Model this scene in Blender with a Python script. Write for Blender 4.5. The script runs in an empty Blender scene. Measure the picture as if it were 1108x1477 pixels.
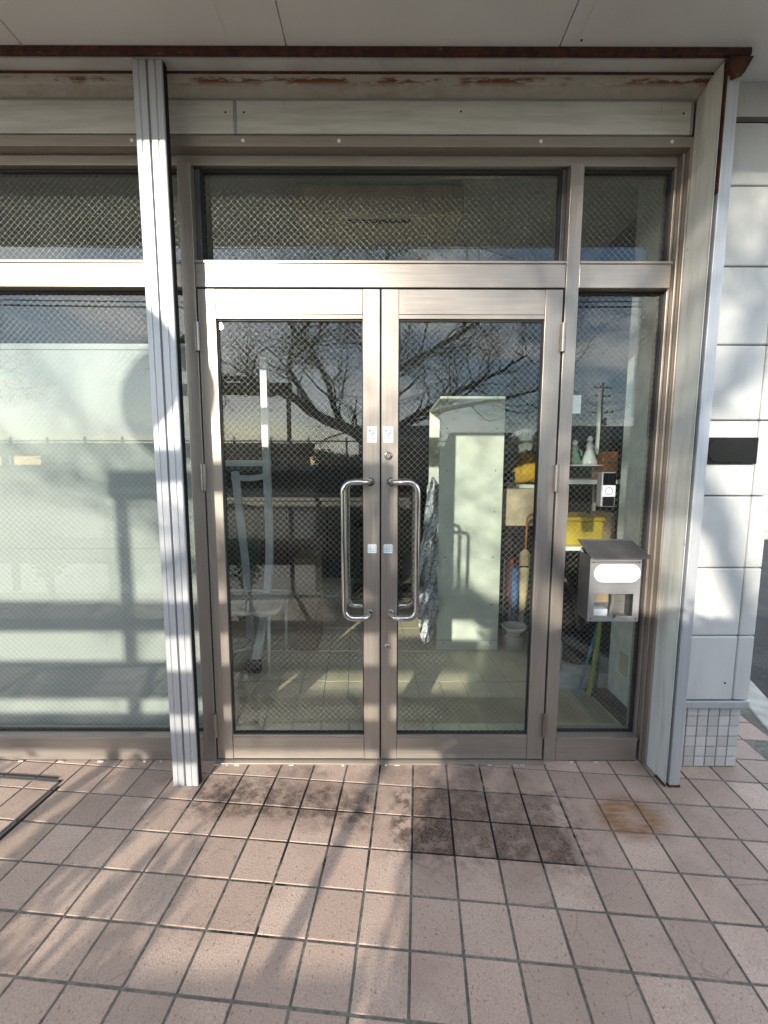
import bpy, bmesh, math, random
from mathutils import Vector, Matrix
random.seed(7)
S = bpy.context.scene
C = S.collection
PI = math.pi

# ------------------------------------------------------------------ camera
F_PX, YAW, PITCH, ROLL, CAM_H, CAM_D = 591.28, 0.0007, 0.1072, 0.002, 1.3785, 1.8052
fw = Vector((math.sin(YAW)*math.cos(PITCH), math.cos(YAW)*math.cos(PITCH), -math.sin(PITCH)))
rt = Vector((math.cos(YAW), -math.sin(YAW), 0)); up = rt.cross(fw)
r2 = math.cos(ROLL)*rt + math.sin(ROLL)*up; u2 = -math.sin(ROLL)*rt + math.cos(ROLL)*up
CAM = Vector((0, -CAM_D, CAM_H))
cd = bpy.data.cameras.new('camera'); cam = bpy.data.objects.new('camera', cd); C.objects.link(cam)
cam.matrix_world = Matrix(((r2.x, u2.x, -fw.x, CAM.x), (r2.y, u2.y, -fw.y, CAM.y), (r2.z, u2.z, -fw.z, CAM.z), (0, 0, 0, 1)))
cd.sensor_fit = 'VERTICAL'; cd.sensor_height = 36; cd.sensor_width = 27
cd.lens = F_PX/1477*36; cd.clip_start = 0.05; cd.clip_end = 900
S.camera = cam
S.render.resolution_x, S.render.resolution_y = 768, 1024
def in_frame(P, m=0.06):
    d = Vector(P)-CAM; w = d.dot(fw)
    if w < .1: return False
    return abs(F_PX*d.dot(r2)/w) < 554*(1+m) and abs(F_PX*d.dot(u2)/w) < 738.5*(1+m)

# ------------------------------------------------------------------ light
SUN = Vector((-0.385, -1.0, 0.33)).normalized()          # towards the sun: behind the viewer, a little left, low winter sun
EL = math.asin(SUN.z)
sd = bpy.data.lights.new('sun', 'SUN'); sd.energy = 3.0; sd.angle = math.radians(0.7); sd.color = (1.0, .93, .80)
so = bpy.data.objects.new('sun', sd); C.objects.link(so); so.location = SUN*60
so.rotation_euler = SUN.to_track_quat('Z', 'Y').to_euler()
W = bpy.data.worlds.new('World'); S.world = W; W.use_nodes = True
wt = W.node_tree; wt.nodes.clear()
def wn(t, **k):
    n = wt.nodes.new(t)
    for a, b in k.items(): setattr(n, a, b)
    return n
sky = wn('ShaderNodeTexSky', sky_type='NISHITA'); sky.sun_disc = False
sky.dust_density = .25; sky.ozone_density = 2.2; sky.air_density = 1.1; sky.sun_elevation = EL; sky.sun_rotation = math.atan2(SUN.x, SUN.y)
tc = wn('ShaderNodeTexCoord'); sep = wn('ShaderNodeSeparateXYZ'); wt.links.new(tc.outputs['Generated'], sep.inputs[0])
def wm(op, a, b=None, clamp=False):
    n = wn('ShaderNodeMath', operation=op); n.use_clamp = clamp
    for i, v in enumerate((a, b)):
        if v is None: continue
        if isinstance(v, (int, float)): n.inputs[i].default_value = v
        else: wt.links.new(v, n.inputs[i])
    return n.outputs[0]
den = wm('ADD', wm('ABSOLUTE', sep.outputs[2]), .16)
cmb = wn('ShaderNodeCombineXYZ'); wt.links.new(wm('DIVIDE', sep.outputs[0], den), cmb.inputs[0]); wt.links.new(wm('DIVIDE', sep.outputs[1], den), cmb.inputs[1])
nz = wn('ShaderNodeTexNoise'); nz.inputs['Scale'].default_value = 1.15; nz.inputs['Detail'].default_value = 7; nz.inputs['Roughness'].default_value = .56; nz.inputs['Distortion'].default_value = .35
wt.links.new(cmb.outputs[0], nz.inputs['Vector'])
cr = wn('ShaderNodeMapRange', interpolation_type='SMOOTHSTEP'); cr.inputs[1].default_value = .44; cr.inputs[2].default_value = .62
wt.links.new(nz.outputs[0], cr.inputs[0])
mx = wn('ShaderNodeMix', data_type='RGBA'); wt.links.new(wm('MULTIPLY', cr.outputs[0], .85), mx.inputs['Factor'])
wt.links.new(sky.outputs[0], mx.inputs[6]); mx.inputs[7].default_value = (10.2, 10.25, 10.4, 1)
bg = wn('ShaderNodeBackground'); bg.inputs[1].default_value = .15; wt.links.new(mx.outputs[2], bg.inputs[0])
wo = wn('ShaderNodeOutputWorld'); wt.links.new(bg.outputs[0], wo.inputs[0])
S.view_settings.view_transform = 'Standard'; S.view_settings.look = 'None'; S.view_settings.gamma = 1
S.view_settings.exposure = 1.38
S.view_settings.use_curve_mapping = False
S.render.engine = 'CYCLES'
S.cycles.max_bounces = 5; S.cycles.diffuse_bounces = 3; S.cycles.glossy_bounces = 3; S.cycles.transparent_max_bounces = 20; S.cycles.caustics_reflective = False

# ------------------------------------------------------------------ materials
class NT:
    def __init__(s, name):
        s.m = bpy.data.materials.new(name); s.m.use_nodes = True; s.t = s.m.node_tree; s.t.nodes.clear()
        s.out = s.n('ShaderNodeOutputMaterial'); s._pos = None
    def n(s, typ, **k):
        n = s.t.nodes.new(typ)
        for a, b in k.items(): setattr(n, a, b)
        return n
    def set(s, sock, v):
        if isinstance(v, bpy.types.NodeSocket): s.t.links.new(v, sock)
        elif isinstance(v, (tuple, list)) and len(v) == 3 and sock.type == 'RGBA': sock.default_value = (*v, 1)
        else: sock.default_value = v
    def math(s, op, a, b=0.0, c=None, clamp=False):
        n = s.n('ShaderNodeMath', operation=op); n.use_clamp = clamp
        s.set(n.inputs[0], a); s.set(n.inputs[1], b)
        if c is not None: s.set(n.inputs[2], c)
        return n.outputs[0]
    def pos(s):
        if s._pos is None: s._pos = s.n('ShaderNodeNewGeometry').outputs['Position']
        return s._pos
    def obj(s): return s.n('ShaderNodeTexCoord').outputs['Object']
    def rnd(s): return s.n('ShaderNodeObjectInfo').outputs['Random']
    def mapv(s, v, scale=(1,1,1), loc=(0,0,0), rot=(0,0,0)):
        n = s.n('ShaderNodeMapping'); s.set(n.inputs[0], v); n.inputs[1].default_value = loc; n.inputs[2].default_value = rot; n.inputs[3].default_value = scale
        return n.outputs[0]
    def noise(s, v, scale, detail=4, rough=.55, dist=0):
        n = s.n('ShaderNodeTexNoise'); s.set(n.inputs['Vector'], v); n.inputs['Scale'].default_value = scale; n.inputs['Detail'].default_value = detail
        n.inputs['Roughness'].default_value = rough; n.inputs['Distortion'].default_value = dist
        return n.outputs[0]
    def vor(s, v, scale, feature='F1', out=0):
        n = s.n('ShaderNodeTexVoronoi', feature=feature); s.set(n.inputs['Vector'], v); n.inputs['Scale'].default_value = scale
        return n.outputs[out]
    def mr(s, v, a, b, lo=0.0, hi=1.0, smooth=True):
        n = s.n('ShaderNodeMapRange', interpolation_type='SMOOTHSTEP' if smooth else 'LINEAR')
        s.set(n.inputs[0], v); n.inputs[1].default_value = a; n.inputs[2].default_value = b; n.inputs[3].default_value = lo; n.inputs[4].default_value = hi
        return n.outputs[0]
    def mix(s, f, a, b, mode='MIX'):
        n = s.n('ShaderNodeMix', data_type='RGBA', blend_type=mode); s.set(n.inputs['Factor'], f); s.set(n.inputs[6], a); s.set(n.inputs[7], b)
        return n.outputs[2]
    def bsdf(s, col, rough=.5, metal=0.0, bump=None, bstr=.3, bdist=.002, spec=.5, **k):
        b = s.n('ShaderNodeBsdfPrincipled'); s.set(b.inputs['Base Color'], col); s.set(b.inputs['Roughness'], rough); s.set(b.inputs['Metallic'], metal)
        s.set(b.inputs['Specular IOR Level'], spec)
        for a, v in k.items(): s.set(b.inputs[a], v)
        if bump is not None:
            n = s.n('ShaderNodeBump'); s.set(n.inputs['Height'], bump); n.inputs['Strength'].default_value = bstr; n.inputs['Distance'].default_value = bdist
            s.t.links.new(n.outputs[0], b.inputs['Normal'])
        s.t.links.new(b.outputs[0], s.out.inputs[0]); return s.m
M = {}
def plain(name, col, rough=.5, metal=0.0, var=.12, scale=14, bump=.12, spec=.5, stretch=(1,1,1)):
    t = NT(name); v = t.mapv(t.pos(), stretch); a = t.noise(v, scale, 5); f = t.mr(a, .3, .7)
    c = t.mix(f, tuple(x*(1-var) for x in col), tuple(min(1, x*(1+var)) for x in col))
    M[name] = t.bsdf(c, t.mr(a, .2, .8, max(.02, rough-.08), min(1, rough+.1)), metal, t.noise(v, scale*9, 3), bump, .0006, spec); return M[name]
def brushed(name, col, rough=.36, metal=.75, stretch=(60, 60, 1.2), dirt=(.30, .26, .22), damt=.4):
    t = NT(name); p = t.pos(); st = t.noise(t.mapv(p, stretch), 3, 4, .6); big = t.noise(p, 3.2, 5, .6)
    c = t.mix(t.mr(st, .25, .75), tuple(x*.9 for x in col), tuple(x*1.08 for x in col))
    c = t.mix(t.math('MULTIPLY', t.mr(big, .5, .78), damt), c, dirt)
    M[name] = t.bsdf(c, t.math('ADD', t.mr(st, .2, .8, rough-.06, rough+.08), t.mr(big, .4, .8, 0, .12)), metal, st, .08, .0004); return M[name]
brushed('bronze_alu', (.365, .32, .28), .36, .6)
brushed('bronze_alu_h', (.365, .32, .28), .36, .6, (1.2, 60, 60))
brushed('white_alu', (.46, .47, .49), .42, .35, (70, 70, .9), (.40, .37, .34), .35)
brushed('steel', (.62, .60, .58), .16, 1.0, (40, 40, 4), (.4, .38, .36), .1)
brushed('hinge_steel', (.36, .33, .30), .30, .85)
brushed('mail_steel', (.38, .365, .36), .42, .55, (1.5, 60, 60), (.3, .28, .27), .12)
plain('dark_steel', (.11, .105, .105), .42, .5)
plain('gasket', (.02, .02, .02), .6)
plain('black', (.010, .010, .010), .75, spec=.2)
plain('gloss_black', (.004, .004, .004), .3, bump=0, spec=.25)
plain('white_plastic', (.78, .78, .77), .35, bump=.02)
plain('label_white', (.86, .86, .86), .4, var=.01, bump=0)
plain('sealant', (.30, .31, .31), .8)
plain('putty', (.58, .56, .52), .8)
plain('teal', (.30, .58, .60), .5, bump=0)
plain('print', (.10, .12, .16), .6, bump=0)
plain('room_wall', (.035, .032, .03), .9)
plain('room_ceiling', (.50, .50, .47), .9)
plain('pillar_white', (.80, .82, .79), .7)
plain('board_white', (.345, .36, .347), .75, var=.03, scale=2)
plain('cabinet', (.72, .76, .66), .45, var=.05, scale=5)
plain('rack_white', (.76, .80, .82), .4)
plain('table_grey', (.62, .63, .62), .5)
plain('pot_white', (.62, .60, .55), .5)
plain('dark_wood', (.020, .015, .012), .5, stretch=(1,1,8))
plain('tan_wood', (.13, .085, .045), .6, stretch=(8,8,1))
plain('cardboard', (.42, .31, .19), .85)
plain('orange_wood', (.45, .20, .07), .5)
plain('beige', (.62, .52, .36), .8)
plain('yellow', (.70, .50, .04), .35)
plain('yellow_cloth', (.62, .38, .03), .8)
plain('blue', (.05, .11, .24), .6)
plain('red', (.30, .03, .03), .6)
plain('khaki', (.42, .34, .20), .8)
plain('green', (.20, .34, .25), .5)
plain('darkgreen', (.01, .07, .03), .5)
plain('lime', (.42, .46, .06), .6)
plain('skyblue', (.10, .28, .36), .6)
plain('concrete', (.42, .41, .37), .9, var=.25, scale=9)
plain('bounce_concrete', (.60, .575, .53), .9, var=.12, scale=2)
plain('pole_grey', (.32, .32, .31), .85)
plain('wire_black', (.015, .015, .015), .6)
plain('fence_wood', (.16, .12, .09), .85, stretch=(1, 8, 8))
plain('house_wall', (.50, .48, .44), .9)
plain('house_wall_tan', (.42, .36, .29), .9)
plain('house_roof', (.10, .11, .12), .8)
plain('window_dark', (.02, .025, .03), .15)
plain('outlet', (.62, .58, .42), .5)
plain('figure_white', (.80, .82, .82), .25)
plain('leaf', (.035, .065, .022), .6, var=.4, scale=20)
plain('hedge_core', (.012, .018, .008), .9)

def make_glass():
    t = NT('glass'); g = t.n('ShaderNodeNewGeometry')
    fr = t.n('ShaderNodeFresnel'); t.set(fr.inputs[0], t.math('SUBTRACT', 1.52, t.math('MULTIPLY', g.outputs['Backfacing'], 1.52-1/1.52)))
    dirt = t.noise(g.outputs['Position'], 2.6, 6, .6)
    tr = t.n('ShaderNodeBsdfTransparent'); t.set(tr.inputs[0], (.945, .968, .955))
    gl = t.n('ShaderNodeBsdfGlossy'); gl.inputs['Roughness'].default_value = .003
    bump = t.n('ShaderNodeBump'); t.set(bump.inputs['Height'], t.noise(g.outputs['Position'], 2.2, 2)); bump.inputs['Strength'].default_value = .02; bump.inputs['Distance'].default_value = .01
    t.t.links.new(bump.outputs[0], gl.inputs['Normal'])
    mxs = t.n('ShaderNodeMixShader'); t.set(mxs.inputs[0], fr.outputs[0]); t.t.links.new(tr.outputs[0], mxs.inputs[1]); t.t.links.new(gl.outputs[0], mxs.inputs[2])
    df = t.n('ShaderNodeBsdfDiffuse'); t.set(df.inputs[0], (.6, .6, .58))
    m2 = t.n('ShaderNodeMixShader'); t.set(m2.inputs[0], t.mr(dirt, .5, .8, .002, .012)); t.t.links.new(mxs.outputs[0], m2.inputs[1]); t.t.links.new(df.outputs[0], m2.inputs[2])
    t.t.links.new(m2.outputs[0], t.out.inputs[0]); M['glass'] = t.m
make_glass()
def make_acrylic():
    t = NT('acrylic'); fr = t.n('ShaderNodeFresnel'); fr.inputs[0].default_value = 1.4
    tr = t.n('ShaderNodeBsdfTransparent'); gl = t.n('ShaderNodeBsdfGlossy'); gl.inputs['Roughness'].default_value = .05
    x = t.n('ShaderNodeMixShader'); t.set(x.inputs[0], .06); t.t.links.new(tr.outputs[0], x.inputs[1]); t.t.links.new(gl.outputs[0], x.inputs[2]); t.t.links.new(x.outputs[0], t.out.inputs[0]); M['acrylic'] = t.m
make_acrylic()
t = NT('wire'); M['wire'] = t.bsdf((.62, .62, .60), .50, .85)

TILE_A = .0842
def stain_nodes(t):
    """wet and rust stains of the pavement, in the tiles' own grid directions"""
    p = t.mapv(t.pos(), rot=(0, 0, TILE_A)); sp = t.n('ShaderNodeSeparateXYZ'); t.set(sp.inputs[0], p); wob = t.noise(t.pos(), 7, 4, .6); wob2 = t.noise(t.pos(), 22, 4, .65)
    off = t.math('MULTIPLY', t.math('SUBTRACT', wob, .5), .20); u, v = sp.outputs[0], sp.outputs[1]
    x = t.math('ADD', u, off); y = t.math('ADD', v, t.math('MULTIPLY', off, -.8))
    def box(x, y, x0, x1, y0, y1, e):
        a = t.math('MULTIPLY', t.mr(x, x0-e, x0+e), t.mr(x, x1-e, x1+e, 1, 0)); b = t.math('MULTIPLY', t.mr(y, y0-e, y0+e), t.mr(y, y1-e, y1+e, 1, 0))
        return t.math('MULTIPLY', a, b)
    U0, V0, T = .1421, -.3007, .1527
    main = t.math('MULTIPLY', box(u, v, U0, U0+4.3*T, V0-T, V0+T, .003), t.mr(x, U0+3.55*T, U0+4.1*T, 1, 0))      # soaked tiles, stopped by the joints
    main = t.math('MULTIPLY', main, t.math('MULTIPLY', t.mr(wob2, .30, .58, .55, 1), t.mr(t.rnd(), 0, 1, .80, 1)))
    spill = t.math('MULTIPLY', box(u, v, U0-.55*T, U0, V0-T, V0+T*.9, .025), t.mr(wob2, .40, .60))
    left = t.math('MULTIPLY', box(x, y, -.80, -.02, V0-.5*T, V0+.9*T, .055), t.mr(wob2, .34, .62, .25, .9))
    fringe = t.math('MULTIPLY', box(x, y, -.55, .72, V0+T, V0+1.8*T, .04), t.mr(wob, .42, .62, 0, .55))
    halo = t.math('MULTIPLY', box(x, y, U0-.7*T, U0+4.5*T, V0-1.35*T, V0+1.3*T, .05), t.mr(wob2, .38, .66, 0, .55)); main = t.math('MAXIMUM', main, halo)
    wet = t.math('MAXIMUM', t.math('MAXIMUM', main, spill), t.math('MAXIMUM', left, fringe))
    gr = t.math('MULTIPLY', box(x, y, -.72, .02, V0-1.6*T, V0+1.0*T, .03), t.mr(wob, .40, .55))
    gr = t.math('MAXIMUM', gr, t.math('MULTIPLY', box(x, y, -.62, -.15, V0-3.2*T, V0-1.2*T, .03), t.mr(wob, .52, .56)))
    wv = t.mapv(t.pos(), loc=(-.985, .315, 0)); d = t.n('ShaderNodeVectorMath', operation='LENGTH'); t.set(d.inputs[0], t.mapv(wv, scale=(1, 1.25, 0)))
    dd = t.math('ADD', d.outputs['Value'], t.math('MULTIPLY', off, .35)); streak = t.noise(t.mapv(t.pos(), (1, 6, 1), rot=(0, 0, .7)), 14, 3)
    ring = t.math('MULTIPLY', t.mr(dd, .0, .085, .62, 1), t.mr(dd, .08, .175, 1, 0)); ring = t.math('MULTIPLY', ring, t.mr(streak, .25, .70, .5, 1))
    return wet, ring, gr
def make_tile():
    t = NT('pavement_tile'); wet, ring, gr = stain_nodes(t); p = t.pos()
    big = t.noise(p, 4, 4); fine = t.noise(p, 190, 2, .6); spk = t.noise(t.mapv(p, (150, 75, 1), rot=(0, 0, TILE_A)), 1, 2, .5); r = t.rnd()
    c = t.mix(t.mr(big, .3, .7), (.50, .365, .295), (.59, .455, .375))
    c = t.mix(t.mr(r, 0, 1, 0, .9, False), c, (.37, .275, .225))
    c = t.mix(t.math('MULTIPLY', t.mr(fine, .35, .65), .42), c, (.27, .19, .155))
    c = t.mix(t.math('MULTIPLY', t.mr(spk, .62, .69), .55), c, (.11, .08, .07))
    crk = t.vor(t.mapv(t.math('ADD', p, 0) if False else p, (1, 1, 1), loc=(.3, .1, 0)), 9, 'DISTANCE_TO_EDGE'); wv = t.noise(p, 30, 3)
    crk = t.mr(t.math('ADD', crk, t.math('MULTIPLY', t.math('SUBTRACT', wv, .5), .06)), .004, .016, 1, 0)
    crk = t.math('MULTIPLY', crk, t.math('MULTIPLY', t.mr(r, .80, .82), t.mr(big, .42, .52))); c = t.mix(t.math('MULTIPLY', crk, .40), c, (.14, .10, .085))
    mott = t.noise(p, 120, 3, .65); wc = t.mix(t.mr(mott, .42, .56), (.006, .005, .004), (.115, .072, .057))
    c = t.mix(t.math('MULTIPLY', wet, .93), c, wc); c = t.mix(t.math('MULTIPLY', ring, .95), c, (.22, .10, .032))
    c = t.mix(t.math('MULTIPLY', t.mr(t.noise(p, 2.3, 6, .7), .46, .70), .55), c, (.26, .19, .15))
    h = t.math('SUBTRACT', t.math('ADD', t.math('MULTIPLY', fine, .6), t.math('MULTIPLY', big, .5)), t.math('MULTIPLY', t.mr(spk, .66, .72), .5))
    M['pavement_tile'] = t.bsdf(c, t.math('SUBTRACT', t.mr(fine, .2, .8, .52, .72), t.math('MULTIPLY', wet, .22)), 0, h, .9, .0022)
    t = NT('mortar'); wet, ring, gr = stain_nodes(t); p = t.pos(); n = t.noise(p, 60, 4)
    c = t.mix(t.mr(n, .3, .7), (.11, .105, .09), (.21, .20, .175)); c = t.mix(t.math('MULTIPLY', t.mr(t.noise(p, 5, 4), .46, .62), .6), c, (.09, .085, .075))
    c = t.mix(t.math('MAXIMUM', t.math('MULTIPLY', t.mr(wet, .15, .5), 1), gr), c, (.012, .010, .010)); M['mortar'] = t.bsdf(c, .9, 0, n, .6, .003)
make_tile()
def make_misc():
    t = NT('asphalt'); p = t.pos(); v = t.vor(p, 90); n = t.noise(p, 3, 5)
    c = t.mix(t.mr(v, .0, .6), (.085, .085, .085), (.022, .022, .024)); c = t.mix(t.math('MULTIPLY', t.mr(n, .4, .7), .4), c, (.085, .083, .08))
    M['asphalt'] = t.bsdf(c, .85, 0, v, .8, .004)
    t = NT('rust'); p = t.pos(); n = t.noise(p, 30, 6, .65); n2 = t.noise(t.mapv(p, (6, 20, 20)), 3, 4)
    c = t.mix(t.mr(n, .3, .7), (.030, .011, .008), (.105, .034, .018)); c = t.mix(t.mr(n2, .66, .76), c, (.24, .17, .12))
    M['rust'] = t.bsdf(c, .85, 0, n, .7, .003)
    # old cream paint with rust bleeding along the upper seam of the shutter slot
    t = NT('rusted_paint'); p = t.pos(); sp = t.n('ShaderNodeSeparateXYZ'); t.set(sp.inputs[0], p); n = t.noise(t.mapv(p, (3.2, 14, 14)), 1, 6, .7); n2 = t.noise(p, 14, 5, .65)
    band = t.math('MULTIPLY', t.mr(sp.outputs[1], -.104, -.094, 0, 1), t.mr(sp.outputs[1], -.090, -.070, 1, 0))
    rust = t.math('MULTIPLY', band, t.mr(n, .51, .58)); halo = t.math('MULTIPLY', t.mr(n, .36, .62), t.mr(n2, .3, .7))
    c = t.mix(t.math('MULTIPLY', halo, .6), (.46, .44, .38), (.30, .235, .13)); c = t.mix(rust, c, (.15, .05, .018))
    M['rusted_paint'] = t.bsdf(c, .7, 0, n2, .3, .002)
    t = NT('soffit_paint'); p = t.pos(); n = t.noise(p, 2.2, 5, .6); n2 = t.noise(p, 60, 3)
    c = t.mix(t.mr(n, .35, .75), (.88, .87, .82), (.82, .81, .76)); M['soffit_paint'] = t.bsdf(c, .6, 0, n2, .15, .001)
    t = NT('header_paint'); p = t.pos(); n = t.noise(t.mapv(p, (2, 6, 22)), 1.5, 6, .65); n2 = t.noise(t.mapv(p, (26, 26, 3)), 1, 4)
    c = t.mix(t.mr(n, .35, .7), (.62, .61, .57), (.48, .47, .42)); c = t.mix(t.math('MULTIPLY', t.mr(n2, .6, .75), .25), c, (.25, .22, .18))
    M['header_paint'] = t.bsdf(c, .5, .1, n, .1, .001)
    t = NT('jamb_paint'); p = t.pos(); n = t.noise(t.mapv(p, (20, 20, 1.6)), 1, 6, .65); n2 = t.noise(p, 9, 6, .7)
    c = t.mix(t.mr(n, .4, .7), (.76, .76, .72), (.58, .56, .50)); c = t.mix(t.math('MULTIPLY', t.mr(n2, .66, .74), .6), c, (.26, .15, .08))
    M['jamb_paint'] = t.bsdf(c, .5, .1, n, .1, .001)
    t = NT('siding_paint'); p = t.pos(); n = t.noise(t.mapv(p, (4, 4, 1.2)), 1.6, 5, .6); n2 = t.noise(t.mapv(p, (6, 6, 40)), 2, 4)
    c = t.mix(t.mr(n, .35, .75), (.57, .57, .555), (.46, .46, .445)); c = t.mix(t.math('MULTIPLY', t.mr(n2, .62, .75), .15), c, (.42, .42, .40))
    M['siding_paint'] = t.bsdf(c, .42, 0, t.noise(p, 8, 3), .25, .004)
    t = NT('mosaic'); r = t.rnd(); n = t.noise(t.pos(), 25, 4)
    c = t.mix(r, (.44, .42, .40), (.56, .545, .525)); c = t.mix(t.math('MULTIPLY', t.mr(n, .5, .75), .3), c, (.32, .30, .27)); M['mosaic'] = t.bsdf(c, .35, 0, n, .1, .001)
    t = NT('floor_vinyl'); p = t.pos(); r = t.rnd(); n = t.noise(p, 6, 6, .65); n2 = t.noise(p, 70, 3)
    c = t.mix(t.mr(n, .3, .7), (.64, .57, .41), (.76, .69, .52)); c = t.mix(t.math('MULTIPLY', r, .25), c, (.52, .48, .38)); c = t.mix(t.math('MULTIPLY', t.mr(n2, .6, .7), .25), c, (.25, .22, .17))
    M['floor_vinyl'] = t.bsdf(c, .42, 0, n2, .1, .001)
    t = NT('patterned_plastic'); p = t.pos(); n = t.noise(p, 38, 5, .7, 1.2); d = t.vor(p, 11)
    c = t.mix(t.mr(n, .38, .54), (.06, .065, .08), (.72, .74, .78)); c = t.mix(t.mr(d, .10, .16, 1, 0), c, (.55, .42, .10)); M['patterned_plastic'] = t.bsdf(c, .3, 0, n, .5, .004)
    t = NT('bark'); p = t.pos(); n = t.noise(t.mapv(p, (3, 3, 12)), 3, 6, .7)
    c = t.mix(t.mr(n, .3, .7), (.030, .024, .020), (.10, .085, .072)); M['bark'] = t.bsdf(c, .9, 0, n, .8, .02)
    t = NT('pebble_wall'); p = t.pos(); v = t.vor(p, 40); c = t.mix(t.mr(v, 0, .5), (.78, .77, .73), (.5, .49, .46)); M['pebble_wall'] = t.bsdf(c, .9, 0, v, .8, .01)
make_misc()

# ------------------------------------------------------------------ geometry helpers
ORG = {}
class MB:
    def __init__(s): s.v = []; s.f = []
    def add(s, vs, fs):
        k = len(s.v); s.v += [tuple(v) for v in vs]; s.f += [tuple(i+k for i in f) for f in fs]; return s
    def box(s, x0, x1, y0, y1, z0, z1):
        return s.add([(x0,y0,z0),(x1,y0,z0),(x1,y1,z0),(x0,y1,z0),(x0,y0,z1),(x1,y0,z1),(x1,y1,z1),(x0,y1,z1)],
                     [(0,3,2,1),(4,5,6,7),(0,1,5,4),(1,2,6,5),(2,3,7,6),(3,0,4,7)])
    def obox(s, c, ax, ay, az):
        c, ax, ay, az = map(Vector, (c, ax, ay, az)); q = [(-1,-1,-1),(1,-1,-1),(1,1,-1),(-1,1,-1),(-1,-1,1),(1,-1,1),(1,1,1),(-1,1,1)]
        return s.add([c+a*ax+b*ay+d*az for a, b, d in q], [(0,3,2,1),(4,5,6,7),(0,1,5,4),(1,2,6,5),(2,3,7,6),(3,0,4,7)])
    def prism(s, poly, axis, a, b):
        """poly of 2-D points swept from a to b along axis x / y / z"""
        n = len(poly)
        def P(p, h): return {'x': (h, p[0], p[1]), 'y': (p[0], h, p[1]), 'z': (p[0], p[1], h)}[axis]
        s.add([P(p, a) for p in poly]+[P(p, b) for p in poly], [tuple(range(n))[::-1], tuple(range(n, 2*n))]+[(i, (i+1) % n, n+(i+1) % n, n+i) for i in range(n)]); return s
    def tube(s, pts, rad, n=8, cap=True, flat=None):
        pts = [Vector(p) for p in pts]; m = len(pts)
        if isinstance(rad, (int, float)): rad = [rad]*m
        k = len(s.v); prev = None
        for i, p in enumerate(pts):
            d = (pts[min(i+1, m-1)]-pts[max(i-1, 0)]).normalized()
            if prev is None:
                a = d.orthogonal().normalized() if flat is None else (Vector(flat)-d*Vector(flat).dot(d)).normalized()
            else:
                a = prev-d*prev.dot(d); a = a.normalized() if a.length > 1e-6 else d.orthogonal().normalized()
            prev = a; b = d.cross(a); off = PI/4 if n == 4 else 0
            for j in range(n):
                t = 2*PI*j/n+off; s.v.append(tuple(p+(a*math.cos(t)+b*math.sin(t))*rad[i]))
        for i in range(m-1):
            for j in range(n): s.f.append((k+i*n+j, k+i*n+(j+1) % n, k+(i+1)*n+(j+1) % n, k+(i+1)*n+j))
        if cap: s.f.append(tuple(k+j for j in range(n))[::-1]); s.f.append(tuple(k+(m-1)*n+j for j in range(n)))
        return s
    def lathe(s, c, prof, n=20):
        k = len(s.v); c = Vector(c)
        for r, z in prof:
            for j in range(n): t = 2*PI*j/n; s.v.append((c.x+r*math.cos(t), c.y+r*math.sin(t), c.z+z))
        for i in range(len(prof)-1):
            for j in range(n): s.f.append((k+i*n+j, k+i*n+(j+1) % n, k+(i+1)*n+(j+1) % n, k+(i+1)*n+j))
        s.f.append(tuple(k+j for j in range(n))[::-1]); s.f.append(tuple(k+(len(prof)-1)*n+j for j in range(n))); return s
    def mesh(s, name, org=(0,0,0), bevel=0, seg=2):
        me = bpy.data.meshes.new(name); o = Vector(org); me.from_pydata([tuple(Vector(v)-o) for v in s.v], [], s.f); me.update()
        if bevel:
            bm = bmesh.new(); bm.from_mesh(me); bmesh.ops.recalc_face_normals(bm, faces=bm.faces)
            ed = [e for e in bm.edges if len(e.link_faces) == 2 and e.calc_face_angle(0) > .5]
            bmesh.ops.bevel(bm, geom=ed, offset=bevel, segments=seg, affect='EDGES', clamp_overlap=True, profile=.5); bm.to_mesh(me); bm.free()
        return me
    def build(s, name, mat, parent=None, org=None, bevel=0, smooth=False, seg=2):
        o0 = ORG[parent.name] if parent else (org or (0,0,0))
        me = s.mesh(name, o0, bevel, seg); me.materials.append(M[mat])
        if smooth:
            for p in me.polygons: p.use_smooth = True
        ob = bpy.data.objects.new(name, me); C.objects.link(ob)
        if parent: ob.parent = parent
        else: ob.location = o0
        ORG[ob.name] = o0; return ob
def tag(o, label, cat, group=None):
    o['label'] = label; o['category'] = cat
    if group: o['group'] = group
    return o
def thing(name, label, cat, loc=(0,0,0), group=None):
    o = bpy.data.objects.new(name, None); C.objects.link(o); o.location = loc; o.empty_display_size = .1; ORG[o.name] = loc
    return tag(o, label, cat, group)
def struct(o): o['kind'] = 'structure'; return o
def bx(*a): return MB().box(*a)
def disc(cx, cy, cz, r, d, n=20):     # short cylinder along -y, front at cy-d
    return MB().tube([(cx, cy, cz), (cx, cy-d, cz)], r, n)

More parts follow.
